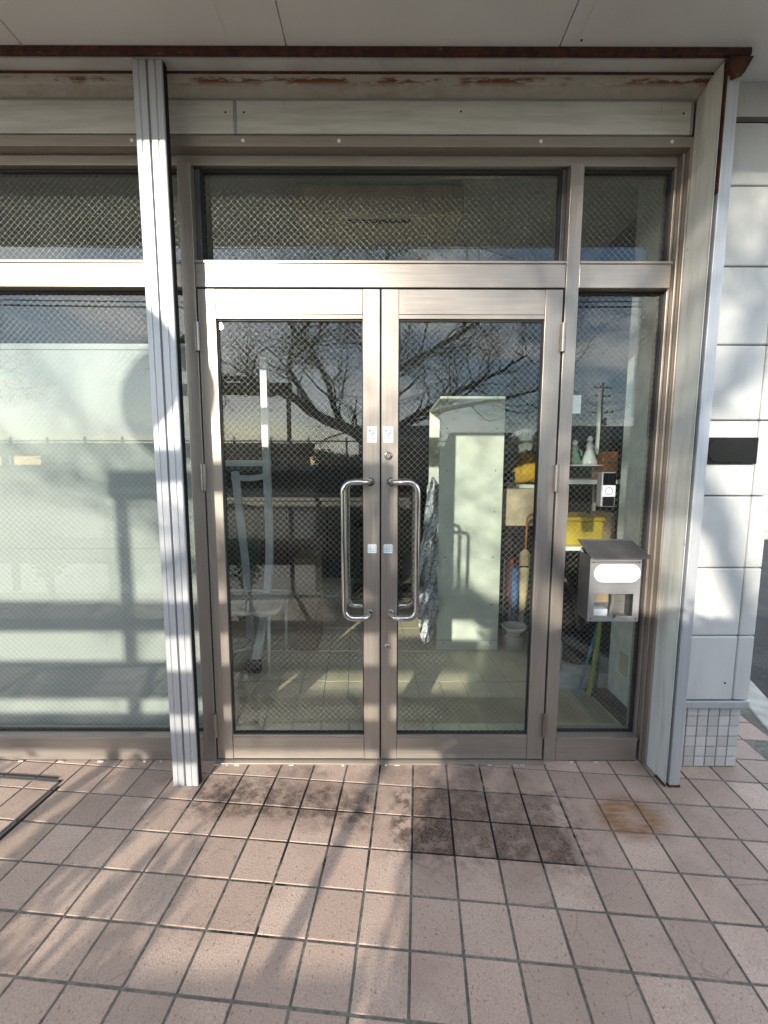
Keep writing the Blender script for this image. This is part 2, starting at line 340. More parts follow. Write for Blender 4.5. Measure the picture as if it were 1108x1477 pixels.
# ------------------------------------------------------------------ ground
asphalt = struct(bx(-300, 300, -300, 300, -.4, -.035).build('asphalt', 'asphalt'))
bounce_yard = struct(bx(-60, 60, -5.9, -2.6, -.2, -.028).build('bounce_forecourt', 'bounce_concrete'))  # pale unseen ground strip added to bounce sunlight up to the soffit
KX = lambda y: 2.02+.42*(y-.2)                            # edge of the tiled apron, beside the kerb
pav = struct(MB().prism([(-6, -2.45), (KX(-2.45), -2.45), (KX(1.9), 1.9), (1.6, 1.9), (1.6, .07), (-6, .07)], 'z', -.12, -.004).build('pavement', 'mortar'))
PT, X0, Y0 = .1527, .1163, -.3116
ex = Vector((math.cos(TILE_A), -math.sin(TILE_A), 0)); ey = Vector((math.sin(TILE_A), math.cos(TILE_A), 0))
tm = [bx(-.0723, .0723, -.0723, .0723, -.010, 0).mesh('floor_tile', bevel=.0018, seg=2)]
for m_ in tm: m_.materials.append(M['pavement_tile'])
rest = MB(); cand = []
for i in range(-42, 24):
    for k in range(-14, 15):
        c = Vector((X0, Y0, 0))+ex*PT*(i+.5)+ey*PT*(k+.5)
        if c.y < -2.35 or c.x < -5.9 or c.x > KX(c.y)-.09 or c.y > 1.8: continue
        if c.y > .08 and c.x < 1.74: continue
        if -1.95 < c.x < -1.50 and -.62 < c.y < -.2: pass
        cand.append((in_frame(c, .10), (c-CAM).length, c))
cand.sort(key=lambda q: (not q[0], q[1]))
for q, (vis, dd, c) in enumerate(cand):
    if vis and q < 300:
        o = bpy.data.objects.new('floor_tile', tm[0]); C.objects.link(o); o.parent = pav
        o.location = c+Vector((0, 0, random.uniform(-.0006, .0006))); o.rotation_euler = (random.gauss(0, .002), random.gauss(0, .002), -TILE_A+random.gauss(0, .0035))
    else:
        rest.obox(c-Vector((0, 0, .005)), ex*.0728, ey*.0728, (0, 0, .005))
ro = rest.build('floor_tiling', 'pavement_tile', pav); ro['kind'] = 'stuff'
# kerb
k0, k1 = Vector((KX(-2.45), -2.45, 0)), Vector((KX(6), 6, 0)); kd = (k1-k0).normalized(); kn = Vector((kd.y, -kd.x, 0))
kerb = struct(MB().obox((k0+k1)/2+kn*.075-Vector((0, 0, .1)), kd*((k1-k0).length/2), kn*.072, (0, 0, .104)).build('kerb', 'concrete', bevel=.01))

# ------------------------------------------------------------------ floor hatch in the pavement
fh = thing('floor_hatch', 'steel framed floor hatch with tiled infill beside the storefront sill', 'hatch', (-1.6, -.3, 0))
hx, hy = Vector((-1.435, -.135, 0)), None
hd = [Vector((-1.425, -.135, .0)), Vector((-1.425, -.135, 0))-ey*.72, Vector((-1.425, -.135, 0))-ey*.72-ex*.9, Vector((-1.425, -.135, 0))-ex*.9]
for a, b in zip(hd, hd[1:]+hd[:1]):
    d = (b-a).normalized(); n = Vector((-d.y, d.x, 0))
    MB().obox((a+b)/2+Vector((0, 0, .0)), d*((b-a).length/2+.006), n*.006, (0, 0, .0035)).build('frame_bar', 'dark_steel', fh, bevel=.001)
    MB().obox((a+b)/2+n*.018+Vector((0, 0, 0)), d*((b-a).length/2-.026), n*.0045, (0, 0, .0035)).build('frame_seal', 'gasket', fh)

# ------------------------------------------------------------------ wired glass
def wired(parent, x0, x1, z0, z1, y):
    g = bx(x0, x1, y-.003, y+.003, z0, z1).build('glass_pane', 'glass', parent)
    w = MB(); P = .0278; r = .00027
    for sgn in (1, -1):
        lo, hi = (x0+z0, x1+z1) if sgn > 0 else (x0-z1, x1-z0)
        n = int(lo/P)-1
        while n*P < hi:
            k = n*P+P*.37; n += 1
            # sgn>0: x+z=k ; sgn<0: x-z=k
            if sgn > 0: xa, xb = max(x0, k-z1), min(x1, k-z0)
            else: xa, xb = max(x0, k+z0), min(x1, k+z1)
            if xb-xa < .01: continue
            za, zb = (k-xa, k-xb) if sgn > 0 else (xa-k, xb-k)
            w.tube([(xa, y+sgn*.0006, za), (xb, y+sgn*.0006, zb)], r, 6, False)
    o = w.build('wire_mesh', 'wire', g, smooth=True); o['kind'] = 'stuff'
    return g

# ------------------------------------------------------------------ storefront
sf = thing('storefront', 'bronze aluminium storefront frame with wired glass panes around the double door', 'storefront', (0, 0, 0))
def bar(name, x0, x1, y0, y1, z0, z1, mat='bronze_alu', par=None, b=.0025): return bx(x0, x1, y0, y1, z0, z1).build(name, mat, par or sf, bevel=b)
XLB = -3.6
bar('mullion', -.842, -.787, -.006, .09, 0, 2.606)
bar('mullion', .757, .812, -.006, .09, 0, 2.606)
bar('mullion', XLB-.05, XLB, -.006, .09, 0, 2.606)
bar('head_bar', XLB-.05, 1.196, .012, .09, 2.6065, 2.646, 'bronze_alu_h')
bar('transom_bar', XLB, -.8425, -.002, .09, 2.128, 2.232, 'bronze_alu_h')
bar('transom_bar', -.7865, .7565, -.002, .09, 2.128, 2.232, 'bronze_alu_h')
bar('transom_bar', .8125, 1.1945, -.002, .09, 2.128, 2.232, 'bronze_alu_h')
for a, b in ((XLB, -.8425), (-.7865, .7565), (.8125, 1.1945)):      # small drip lip on the transoms
    bar('drip_lip', a, b, -.008, -.0025, 2.222, 2.232, 'bronze_alu_h', b=.001)
bar('sill', XLB, -.8425, -.004, .09, .004, .122, 'bronze_alu_h')
bar('sill', .8125, 1.1945, -.004, .09, .004, .122, 'bronze_alu_h')
bar('sill_lip', XLB, -.8425, -.010, -.0045, .108, .122, 'bronze_alu_h', b=.001)
bar('sill_lip', .8125, 1.1945, -.010, -.0045, .108, .122, 'bronze_alu_h', b=.001)
bar('threshold', -.787, .757, -.03, .09, -.002, .007, 'bronze_alu_h', b=.001)
# stepped right jamb
bar('jamb_step', 1.195, 1.207, .018, .09, 0, 2.646)
bar('jamb_step', 1.2075, 1.218, -.006, .09, 0, 2.646)
jf = bar('jamb_face', 1.2185, 1.252, -.030, .06, 0, 2.688)
for z in (.10, .62, 1.0, 1.42, 1.78, 2.12): disc(1.233, -.0296, z, .0045, .0012, 10).build('screw', 'black', jf)
# dark glazing beads + panes
def opening(x0, x1, z0, z1, y=.045, bead=.010):
    bx(x0, x0+bead, .037, .055, z0, z1).build('glazing_bead', 'gasket', sf)
    bx(x1-bead, x1, .037, .055, z0, z1).build('glazing_bead', 'gasket', sf)
    bx(x0+bead, x1-bead, .037, .055, z1-bead, z1).build('glazing_bead', 'gasket', sf)
    bx(x0+bead, x1-bead, .037, .055, z0, z0+bead*.6).build('glazing_bead', 'gasket', sf)
    return wired(sf, x0+bead*.5, x1-bead*.5, z0+.003, z1-.003, y)
opening(XLB, -.8425, .1225, 2.1275)
opening(XLB, -.8425, 2.2325, 2.606)
# the pane above the doors sits in a deeper inner frame, coloured dark for its recess shadow
bar('inner_frame', -.7865, -.766, .028, .09, 2.2325, 2.606, 'dark_steel')
bar('inner_frame', .738, .7565, .028, .09, 2.2325, 2.606, 'dark_steel')
opening(-.7655, .7375, 2.2325, 2.606)
opening(.8125, 1.1945, .1225, 2.1275)
opening(.8125, 1.1945, 2.2325, 2.606)
pt = MB()
for i in range(26):                                   # old sealant lumps along the sill joint
    x = random.uniform(-1.9, 1.2)
    pt.obox((x, -.012 if not -.79 < x < .76 else -.034, .003), (random.uniform(.003, .013), 0, 0), (0, random.uniform(.002, .004), 0), (0, 0, random.uniform(.001, .003)))
o = pt.build('sealant_crumbs', 'putty', sf, bevel=.0015); o['kind'] = 'stuff'

# ------------------------------------------------------------------ door leaves
def door(x0, x1, hinge_left, label):
    d = thing('glass_door', label, 'door', (x0 if hinge_left else x1, 0, .012))
    ya, yb = -.004, .034; zb, zt = .012, 2.121; sw = .0725
    bx(x0, x0+sw, ya, yb, zb, zt).build('stile', 'bronze_alu', d, bevel=.002)
    bx(x1-sw, x1, ya, yb, zb, zt).build('stile', 'bronze_alu', d, bevel=.002)
    bx(x0+sw+.0006, x1-sw-.0006, ya+.002, yb, 2.020, zt).build('top_rail', 'bronze_alu_h', d, bevel=.002)
    bx(x0+sw+.0006, x1-sw-.0006, ya+.003, yb, 2.003, 2.0192).build('glazing_stop', 'bronze_alu_h', d, bevel=.001)
    bx(x0+sw+.0006, x1-sw-.0006, ya+.002, yb, zb, .1185).build('bottom_rail', 'bronze_alu_h', d, bevel=.002)
    bx(x0+sw+.0006, x1-sw-.0006, ya+.003, yb, .1192, .1300).build('glazing_stop', 'bronze_alu_h', d, bevel=.001)
    a, b = x0+sw, x1-sw
    for q in ((a, a+.005, .008, .026, .13, 2.003), (b-.005, b, .008, .026, .13, 2.003), (a+.005, b-.005, .008, .026, 1.996, 2.003), (a+.005, b-.005, .008, .026, .13, .136)):
        bx(*q).build('glazing_bead', 'gasket', d)
    wired(d, a+.002, b-.002, .132, 2.001, .017)
    s = 1 if hinge_left else -1                       # from hinge towards the lock stile
    xm = (x1-.042) if hinge_left else (x0+.042)
    xo = xm-s*.112
    def pull(y0, yo, zt_, zb_):
        R = .04; p = [(xm, y0, zt_), (xm-s*.004, y0+yo*.55, zt_), (xm-s*.022, y0+yo*.92, zt_), (xm-s*.045, y0+yo, zt_), (xo+s*R, y0+yo, zt_)]
        for i in range(1, 7): t = PI/2*i/6; p.append((xo+s*(R-R*math.sin(t)), y0+yo, zt_-R+R*math.cos(t)))
        q = [(x, y, zt_+zb_-z) for x, y, z in p][::-1]
        h = MB().tube(p+q, .0125, 14).build('pull_handle', 'steel', d, smooth=True)
        for z in (zt_, zb_): MB().tube([(xm, y0, z), (xm, y0+(-.006 if yo < 0 else .006), z)], .019, 18).build('handle_collar', 'steel', h)
    pull(ya, -.066, 1.318, .722); pull(yb, .066, 1.318, .722)
    hx = x0-.004 if hinge_left else x1+.004
    for z in (1.925, 1.335, .185):
        h = MB().tube([(hx, -.014, z-.058), (hx, -.014, z+.058)], .0105, 12).build('hinge', 'hinge_steel', d, smooth=False)
        MB().tube([(hx, -.014, z-.003), (hx, -.014, z+.003)], .0122, 12).build('hinge_ring', 'hinge_steel', h)
        bx(hx-s*0+(-.004), hx+.004, -.013, -.004, z-.057, z+.057).build('hinge_leaf', 'hinge_steel', h)
    # printed stickers on the lock stile
    xs = xm+s*.008 if hinge_left else xm-.012
    st = bx(xs-.021, xs+.021, ya-.0012, ya, 1.488, 1.556).build('notice_sticker', 'label_white', d)
    pr = MB(); y = ya-.0019; rr = random.Random(3 if hinge_left else 4)
    for (px, pz, w, h_) in ((-.012, .015, .002, .006), (-.006, .017, .005, .0014), (.003, .015, .006, .0014), (.010, .018, .0014, .005), (.001, .004, .005, .0016), (.008, .006, .002, .006), (-.010, .002, .004, .0014), (0, -.004, .003, .003), (-.004, -.018, .006, .0012), (.006, -.018, .005, .0012), (0, -.0235, .013, .001), (-.002, -.028, .010, .0008)):
        pr.box(xs+px-w/1.2, xs+px+w/1.2, y, ya-.0011, 1.522+pz-h_/1.1, 1.522+pz+h_/1.1)
    pr.build('sticker_print', 'print', st)
    s2 = MB().prism([(xs-.020+.006*(1-math.cos(0)), 0)][:0]+[(xs+dx*(.020-.005)+.005*math.cos(t+q), 1.020+dz*(.020-.005)+.005*math.sin(t+q)) for dx, dz, q in ((1, 1, 0), (-1, 1, PI/2), (-1, -1, PI), (1, -1, 3*PI/2)) for t in (0, PI/8, PI/4, 3*PI/8, PI/2)], 'y', ya-.0012, ya).build('square_sticker', 'label_white', d)
    pq = MB()
    for (px, pz, w, h_) in ((0, .0125, .0155, .0012), (0, -.0125, .0155, .0012), (-.0145, 0, .0012, .012), (.0145, 0, .0012, .012), (-.005, .003, .004, .002), (.006, -.002, .003, .003), (-.002, -.006, .008, .0012), (.006, .006, .004, .001), (-.008, -.002, .002, .003)):
        pq.box(xs+px-w, xs+px+w, y, ya-.0011, 1.020+pz-h_, 1.020+pz+h_)
    pq.build('sticker_print', 'teal', s2)
    if not hinge_left:
        for z, r in ((1.432, .0175), (.568, .014)):
            l = MB().tube([(xs, ya, z), (xs, ya-.006, z), (xs, ya-.010, z)], [r, r, r*.82], 24).build('lock_cylinder', 'steel', d, bevel=.001)
            disc(xs, ya-.0098, z, r*.5, .002).build('key_plug', 'hinge_steel', l); bx(xs-.001, xs+.001, ya-.0124, ya-.0117, z-.005, z+.005).build('key_slot', 'black', l)
    return d
door(-.780, -.0175, True, 'wired glass door leaf without locks, next to the free-standing white shutter post')
door(-.0105, .749, False, 'wired glass door leaf carrying two round key locks, next to the mailbox bay')
bx(-.0172, -.0108, .004, .03, .014, 2.119).build('meeting_seal', 'black', sf)
for a_, b_ in ((-.7866, -.7804), (.7494, .7566)): bx(a_, b_, .010, .03, .014, 2.119).build('hinge_gap_shade', 'black', sf)  # black strips added to darken the hinge gaps, in place of shade
bx(-.786, .756, .008, .03, 2.1214, 2.1278).build('head_seal', 'black', sf)

# ------------------------------------------------------------------ shutter rails, header
pg = thing('shutter_post', 'free-standing ribbed white aluminium shutter post between window and door', 'post', (-.858, -.14, 0))
a, b, f, k = -.912, -.805, -.161, -.128
prof = [(a, k), (a, f+.002), (a+.004, f), (a+.020, f), (a+.022, f+.003), (a+.025, f+.003), (a+.027, f), (a+.048, f), (a+.050, f+.010), (a+.056, f+.010), (a+.058, f), (a+.080, f), (a+.082, f+.003), (a+.085, f+.003), (a+.087, f), (b-.004, f), (b, f+.002), (b, k)]
MB().prism(prof, 'z', .002, 2.842).build('post_body', 'white_alu', pg)
bx(b+.0004, b+.0035, f+.010, k-.002, .004, 2.842).build('shutter_channel', 'black', pg)
sr = thing('shutter_rail', 'narrow white shutter guide rail with rusted foot against the siding wall', 'rail', (1.25, -.1, 0))
bx(1.2425, 1.287, -.163, -.045, .002, 2.842).build('rail_face', 'white_alu', sr, bevel=.003)
bx(1.2305, 1.2420, -.138, -.05, .002, 2.842).build('rail_slot', 'black', sr)
bx(1.2285, 1.2302, -.158, -.03, .004, 2.842).build('slot_lip', 'jamb_paint', sr)
bx(1.2385, 1.2422, -.1625, -.139, 2.40, 2.842).build('rust_edge', 'rust', sr)
jp = MB().add([(1.2525, -.029, .008), (1.2275, -.158, .0), (1.2275, -.158, 2.80), (1.2525, -.029, 2.82), (1.256, -.029, .008), (1.231, -.130, .0), (1.231, -.130, 2.80), (1.256, -.029, 2.82)],
              [(0, 1, 2, 3), (7, 6, 5, 4), (0, 4, 5, 1), (1, 5, 6, 2), (2, 6, 7, 3), (3, 7, 4, 0)]).build('jamb_panel', 'jamb_paint', sr)
bx(1.2405, 1.289, -.1645, -.10, .0015, .012).build('rusted_foot', 'rust', sr)
bx(1.2225, 1.2300, -.159, -.10, .0015, .010).build('rusted_foot', 'rust', sr)

hd_ = thing('shutter_header', 'painted shutter slot header with rust streaks above the entrance', 'header', (0, -.1, 2.64))
XR_ = 1.2265
def rivets(o, xs, z, y):
    for x in xs: disc(x, y, z, .007, .003, 12).build('rivet', 'label_white', o)
rb = bx(XLB-.05, XR_-.008, -.032, .011, 2.647, 2.687).build('rivet_band', 'bronze_alu_h', hd_, bevel=.002)
rivets(rb, (-1.63, -1.0, -.56, -.18, .62, 1.14), 2.666, -.032)
rb2 = (( -3.6, -1.56), (-1.552, -.594), (-.582, 1.205))
for i, (xa, xb) in enumerate(rb2):
    p_ = bx(xa, xb, -.037, .02, 2.690, 2.808).build('header_panel', 'header_paint', hd_, bevel=.002)
    for x in ((xb-.03, xa+.03) if i else (xb-.03,)):
        if -1.7 < x < 1.3: disc(x, -.0368, 2.765, .004, .001, 10).build('screw', 'black', p_)
    if i == 2:
        for x in (.30, ): disc(x, -.0368, 2.77, .004, .001, 10).build('screw', 'black', p_)
for x in (-1.556, -.588): bx(x-.0045, x+.0045, -.0365, .01, 2.690, 2.808).build('joint_sealant', 'sealant', hd_)
bx(1.2055, 1.215, -.0365, .01, 2.690, 2.808).build('joint_sealant', 'sealant', hd_)
bx(XLB, XR_, -.036, .02, 2.8085, 2.816).build('joint_sealant', 'sealant', hd_)
MB().prism([(-.030, 2.8165), (-.078, 2.828), (-.082, 2.832), (-.112, 2.842), (-.112, 2.852), (-.03, 2.87)], 'x', XLB, XR_).build('slot_underside', 'rusted_paint', hd_)
bx(XLB, XR_, -.114, -.112, 2.836, 2.85).build('slot_edge', 'rust', hd_)
bx(XLB, XR_, -.160, -.1145, 2.8445, 2.87).build('shutter_bottom_bar', 'header_paint', hd_)
lip = bx(XLB, 1.312, -.176, -.1605, 2.849, 2.8732).build('rusted_lip', 'rust', hd_, bevel=.002)
MB().add([(1.236, -.178, 2.8425), (1.318, -.178, 2.8425), (1.290, -.178, 2.79), (1.255, -.178, 2.775), (1.238, -.178, 2.80),
          (1.236, -.06, 2.8425), (1.318, -.06, 2.8425), (1.290, -.06, 2.79), (1.255, -.06, 2.775), (1.238, -.06, 2.80)],
         [(0, 4, 3, 2, 1), (5, 6, 7, 8, 9)]+[(i, (i+1) % 5, 5+(i+1) % 5, 5+i) for i in range(5)]).build('rusted_cap', 'rust', hd_)

# ------------------------------------------------------------------ soffit and roof edge
sof = struct(bx(-6, 2.3, -1.08, 8, 2.884, 3.25).build('roof', 'soffit_paint'))
xs_ = [-6, -4.2, -2.9, -1.62, -1.292, -.351, .624, 1.55, 2.28]
def sofpanel(x0, x1): bx(x0+.002, x1-.002, -1.075, .02, 2.8735, 2.8838).build('soffit_panel', 'soffit_paint', sof, bevel=.0012)
for a_, b_ in zip(xs_, xs_[1:]): sofpanel(a_, b_)
for x in (-.562, .690):
    s_ = bx(x-.010, x+.010, -1.07, -.18, 2.8705, 2.8733).build('cover_strip', 'soffit_paint', sof, bevel=.001)
    for y in (-.2, -.5, -.8): MB().tube([(x, y, 2.8706), (x, y, 2.8695)], .004, 10).build('screw', 'black' if x > 0 else 'label_white', s_)
for x, y in ((.60, -.20), (.95, -.19), (-.05, -.24)): MB().tube([(x, y, 2.8734), (x, y, 2.8722)], .006, 10).build('screw', 'label_white', sof)

# ------------------------------------------------------------------ siding wall with mosaic plinth
wl = thing('siding_wall', 'white panel siding wall with small square tile plinth beside the shutter rail', 'wall', (1.45, 0, 0))
bx(1.26, 1.640, -.030, .055, 0, 2.872).build('wall_core', 'sealant', wl)
bx(1.62, 1.640, .0555, 7.5, 0, 2.872).build('side_wall', 'siding_paint', wl)
zl = [.337, .640, .948, 1.262, 1.580, 1.885, 2.190, 2.492, 2.722]
for z0, z1 in zip(zl, zl[1:]):
    bx(1.289, 1.5745, -.056, -.0305, z0+.002, z1-.002).build('siding_panel', 'siding_paint', wl, bevel=.0065, seg=3)
    bx(1.5785, 1.650, -.056, .09, z0+.002, z1-.002).build('corner_panel', 'siding_paint', wl, bevel=.0065, seg=3)
bx(1.289, 1.664, -.05, .09, 2.726, 2.744).build('frieze', 'dark_steel', wl)
bx(1.289, 1.664, -.045, .09, 2.7445, 2.872).build('top_panel', 'siding_paint', wl)
bx(1.262, 1.652, -.060, .10, .300, .334).build('plinth_ledge', 'white_alu', wl, bevel=.003)
disc(1.535, -.0558, .42, .0045, .0012, 10).build('screw', 'black', wl)
mt = bx(-.0222, .0222, 0, .006, -.0222, .0222).mesh('mosaic_tile', bevel=.0016); mt.materials.append(M['mosaic'])
bx(1.27, 1.634, -.0355, -.0302, .001, .2995).build('plinth_mortar', 'sealant', wl)
for i in range(7):
    for k in range(6):
        o = bpy.data.objects.new('mosaic_tile', mt); C.objects.link(o); o.parent = wl
        o.location = (1.634-.0235-i*.0492-1.45, -.0408+random.uniform(-.0004, .0004), .2765-k*.0496); o.rotation_euler = (random.gauss(0, .006), 0, random.gauss(0, .006))
np_ = thing('nameplate', 'black nameplate with rounded black insert fixed on the white siding wall', 'nameplate', (1.455, -.06, 1.453))
bx(1.340, 1.566, -.072, -.0565, 1.398, 1.508).build('plate', 'black', np_, bevel=.002)
def stadium(cx, cz, hw, hh, n=10): return [(cx+(hw-hh)+hh*math.sin(PI*i/n), cz+hh*math.cos(PI*i/n)) for i in range(n+1)]+[(cx-(hw-hh)-hh*math.sin(PI*i/n), cz-hh*math.cos(PI*i/n)) for i in range(n+1)]
MB().prism(stadium(1.452, 1.453, .098, .049), 'y', -.076, -.0722).build('insert', 'gloss_black', np_)

# ------------------------------------------------------------------ mailbox
mb = thing('mailbox', 'grey steel wall mailbox with sloping lid, white name label and clear window', 'mailbox', (.98, -.05, .73))
x0, x1, yf, yb_, z0 = .872, 1.088, -.112, -.012, .727
bx(x0, x0+.003, yf+.0035, yb_, z0, 1.012).build('side_panel', 'dark_steel', mb)
bx(x1-.003, x1, yf+.0035, yb_, z0, 1.012).build('side_panel', 'dark_steel', mb)
bx(x0+.0032, x1-.0032, yb_-.003, yb_, z0, 1.03).build('back_panel', 'mail_steel', mb)
bx(x0+.0032, x1-.0032, yf+.0035, yb_-.0032, z0, z0+.003).build('bottom_panel', 'mail_steel', mb)
wx0, wx1, wz0, wz1 = .896, 1.062, .752, .848
fr_ = bx(x0, x1, yf, yf+.0032, wz1, 1.006).build('front_panel', 'mail_steel', mb)
for q in ((x0, wx0, wz0, wz1-.0004), (wx1, x1, wz0, wz1-.0004), (x0, x1, z0, wz0-.0004)): bx(q[0], q[1], yf, yf+.0032, q[2], q[3]).build('front_frame', 'mail_steel', mb)
bx(wx0, wx1, yf+.001, yf+.0024, wz0, wz1).build('window_pane', 'acrylic', mb)
MB().tube([(wx0+.085, yf-.001, wz0), (wx0+.085, yf-.006, wz0)], .007, 12).build('latch_knob', 'steel', mb)
lid = [(x0-.008, -.008), (x1+.012, -.008), (x1+.030, -.115), (x1+.026, -.127), (x1+.016, -.132), (x0+.006, -.132), (x0-.004, -.127), (x0-.008, -.115)]
zz = lambda y: 1.064+(y+.008)*.46
MB().add([(x, y, zz(y)) for x, y in lid]+[(x, y, zz(y)-.004) for x, y in lid], [tuple(range(8)), tuple(range(15, 7, -1))]+[(i, i+8, 8+(i+1) % 8, (i+1) % 8) for i in range(8)]).build('lid', 'dark_steel', mb)
bx(x0+.004, x1-.004, yf-.0008, yf-.0001, .985, .9875).build('painted_slot_shadow', 'black', mb)  # black strip stands in for the shadow under the lid
for x_ in (x0+.012, x1-.012):
    for z_ in (z0+.012, .985): disc(x_, yf, z_, .0035, .0012, 10).build('rivet', 'dark_steel', mb)
MB().tube([(x0-.006, -.009, 1.062), (x1+.010, -.009, 1.062)], .005, 8).build('lid_hinge', 'dark_steel', mb)
MB().prism(stadium(.986, .938, .098, .039, 12), 'y', yf-.002, yf-.0002).build('name_label', 'label_white', mb)
bx(wx0, wx0+.075, yf+.03, yf+.034, wz0+.05, wz1+.02).build('inner_card', 'cardboard', mb)
bx(wx0, wx0+.07, yf+.02, yf+.075, z0+.004, wz0+.022).build('folded_paper', 'label_white', mb)
MB().tube([(wx0+.09, yf+.02, wz1+.03), (wx0+.094, yf+.025, wz0+.05), (wx0+.085, yf+.03, z0+.01)], .004, 8).build('inner_rib', 'mail_steel', mb)

# ------------------------------------------------------------------ video doorbell
db = thing('video_doorbell', 'white and black video doorbell fixed to the sidelight glass above the mailbox', 'doorbell', (.985, .03, 1.28))
bx(.957, 1.021, -.002, .041, 1.208, 1.362).build('body', 'mail_steel', db, bevel=.006)
bx(.962, 1.019, -.0045, -.0022, 1.305, 1.358).build('camera_panel', 'gloss_black', db, bevel=.001)
bx(.962, 1.019, -.0035, -.0022, 1.2545, 1.3045).build('button_panel', 'white_plastic', db, bevel=.0005)
l_ = disc(.990, -.0046, 1.333, .017, .004).build('lens', 'black', db); disc(.990, -.0086, 1.333, .009, .001).build('lens_glass', 'gloss_black', l_)
MB().tube([(.990+.016*math.cos(2*PI*i/24), -.0042, 1.279+.016*math.sin(2*PI*i/24)) for i in range(25)], .0016, 6).build('button_ring', 'sealant', db)
bx(.966, 1.015, -.0045, -.0022, 1.213, 1.254).build('speaker_panel', 'black', db, bevel=.001)

# ------------------------------------------------------------------ room
fl = struct(bx(-3.6, 1.6, .091, 7.4, -.1, .002).build('room_floor', 'tan_wood'))
fm = bx(-.0718, .0718, -.2182, .2182, 0, .0035).mesh('floor_plank', bevel=.0006, seg=1); fm.materials.append(M['floor_vinyl'])
for i in range(-16, 12):
    for k in range(0, 7):
        x, y = .42+(i+.5)*.147-.062*(.27+k*.443), .27+(k-.5)*.443+.22*0
        if -2.2 < x < 1.33 and y < 2.8:
            o = bpy.data.objects.new('floor_plank', fm); C.objects.link(o); o.parent = fl; o.location = (x, max(y, .315), .0022); o.rotation_euler = (0, 0, .062)
bx(-3.6, 1.6, 2.9, 7.4, .0022, .006).build('far_flooring', 'floor_vinyl', fl)
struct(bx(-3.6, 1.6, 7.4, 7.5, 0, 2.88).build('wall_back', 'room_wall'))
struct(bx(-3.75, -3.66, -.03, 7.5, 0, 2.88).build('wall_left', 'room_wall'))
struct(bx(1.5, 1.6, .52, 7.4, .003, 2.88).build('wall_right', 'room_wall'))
struct(bx(-3.66, 1.5, .10, 7.4, 2.86, 2.88).build('ceiling', 'room_ceiling'))
plr = struct(bx(1.335, 1.61, .093, .515, .003, 2.858).build('pillar', 'pillar_white', bevel=.004))
bx(1.3305, 1.3348, .100, .514, .004, .075).build('skirting', 'dark_steel', plr)
ot = tag(bx(1.3285, 1.3345, .330, .405, .24, .362).build('wall_outlet', 'outlet', bevel=.002), 'cream wall outlet plate low on the white inner pillar', 'outlet')
bx(1.3265, 1.3283, .342, .393, .262, .340).build('socket_plate', 'beige', ot)

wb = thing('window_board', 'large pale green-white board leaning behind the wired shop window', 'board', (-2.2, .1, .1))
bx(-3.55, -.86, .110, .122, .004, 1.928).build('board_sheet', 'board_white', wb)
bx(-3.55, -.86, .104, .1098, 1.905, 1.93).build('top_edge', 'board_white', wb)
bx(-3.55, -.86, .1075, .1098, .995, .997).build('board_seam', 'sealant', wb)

ac = thing('air_conditioner', 'cream ceiling air conditioner seen through the glass above the doors', 'air conditioner', (0, .6, 2.86))
bx(-.47, .42, .50, .78, 2.70, 2.855).build('casing', 'beige', ac, bevel=.02, seg=3)
bx(-.20, .14, .545, .565, 2.694, 2.6995).build('air_slot', 'black', ac)
bx(.355, .357, .4985, .4998, 2.715, 2.85).build('seam', 'sealant', ac)

# bookshelf: its side panel faces the door, its shelves open to the left
bk = thing('bookshelf', 'tall pale green-white bookshelf with its side panel turned to the door', 'bookshelf', (.63, 1.2, .006))
sp_ = bx(.402, .866, 1.182, 1.200, .006, 1.886).build('side_panel', 'cabinet', bk, bevel=.001)
bx(.402, .866, 1.86, 1.878, .006, 1.886).build('side_panel', 'cabinet', bk, bevel=.001)
bx(.856, .866, 1.2005, 1.8595, .006, 1.886).build('back_panel', 'cabinet', bk)
for z in (.05, .42, .80, 1.16, 1.50, 1.868): bx(.404, .855, 1.2005, 1.8595, z, z+.018).build('shelf', 'cabinet', bk)
bx(.402, .866, 1.178, 1.1815, .080, .083).build('kick_joint', 'sealant', sp_)
for z in (.06, .36, .72, 1.06, 1.36, 1.66, 1.875):
    for x in (.455, .81): disc(x, 1.1818, z, .005, .0016, 10).build('screw', 'dark_steel', sp_)

def draped(name, label, cat, spine, widths, mat, seed, nu=14):
    rr = random.Random(seed); vs = []; fs = []; nv = len(spine)
    for i, (p, w) in enumerate(zip(spine, widths)):
        for j in range(nu+1):
            t = j/nu*2-1; q = 2.4*t+i*.33
            vs.append((p[0]+t*w+rr.uniform(-.006, .006), p[1]+.030*math.sin(q*2.1+seed)+.018*math.sin(q*5.3)+rr.uniform(-.006, .006), p[2]+rr.uniform(-.008, .008)+(.05*w/.06*math.sin(t*3+seed) if i in (0, nv-1) else 0)))
    k = len(vs); vs += [(x+.002, y+.006, z) for x, y, z in vs]
    for i in range(nv-1):
        for j in range(nu):
            a_ = i*(nu+1)+j; b_ = a_+1; c_ = a_+nu+2; d_ = a_+nu+1; fs += [(a_, b_, c_, d_), (a_+k, d_+k, c_+k, b_+k)]
    return tag(MB().add(vs, fs).build(name, mat, smooth=True), label, cat)
def lerp_list(pts, n):
    out = []
    for i in range(n):
        t = i/(n-1)*(len(pts)-1); k = min(int(t), len(pts)-2); f_ = t-k; out.append(tuple(a*(1-f_)+b*f_ for a, b in zip(pts[k], pts[k+1])))
    return out
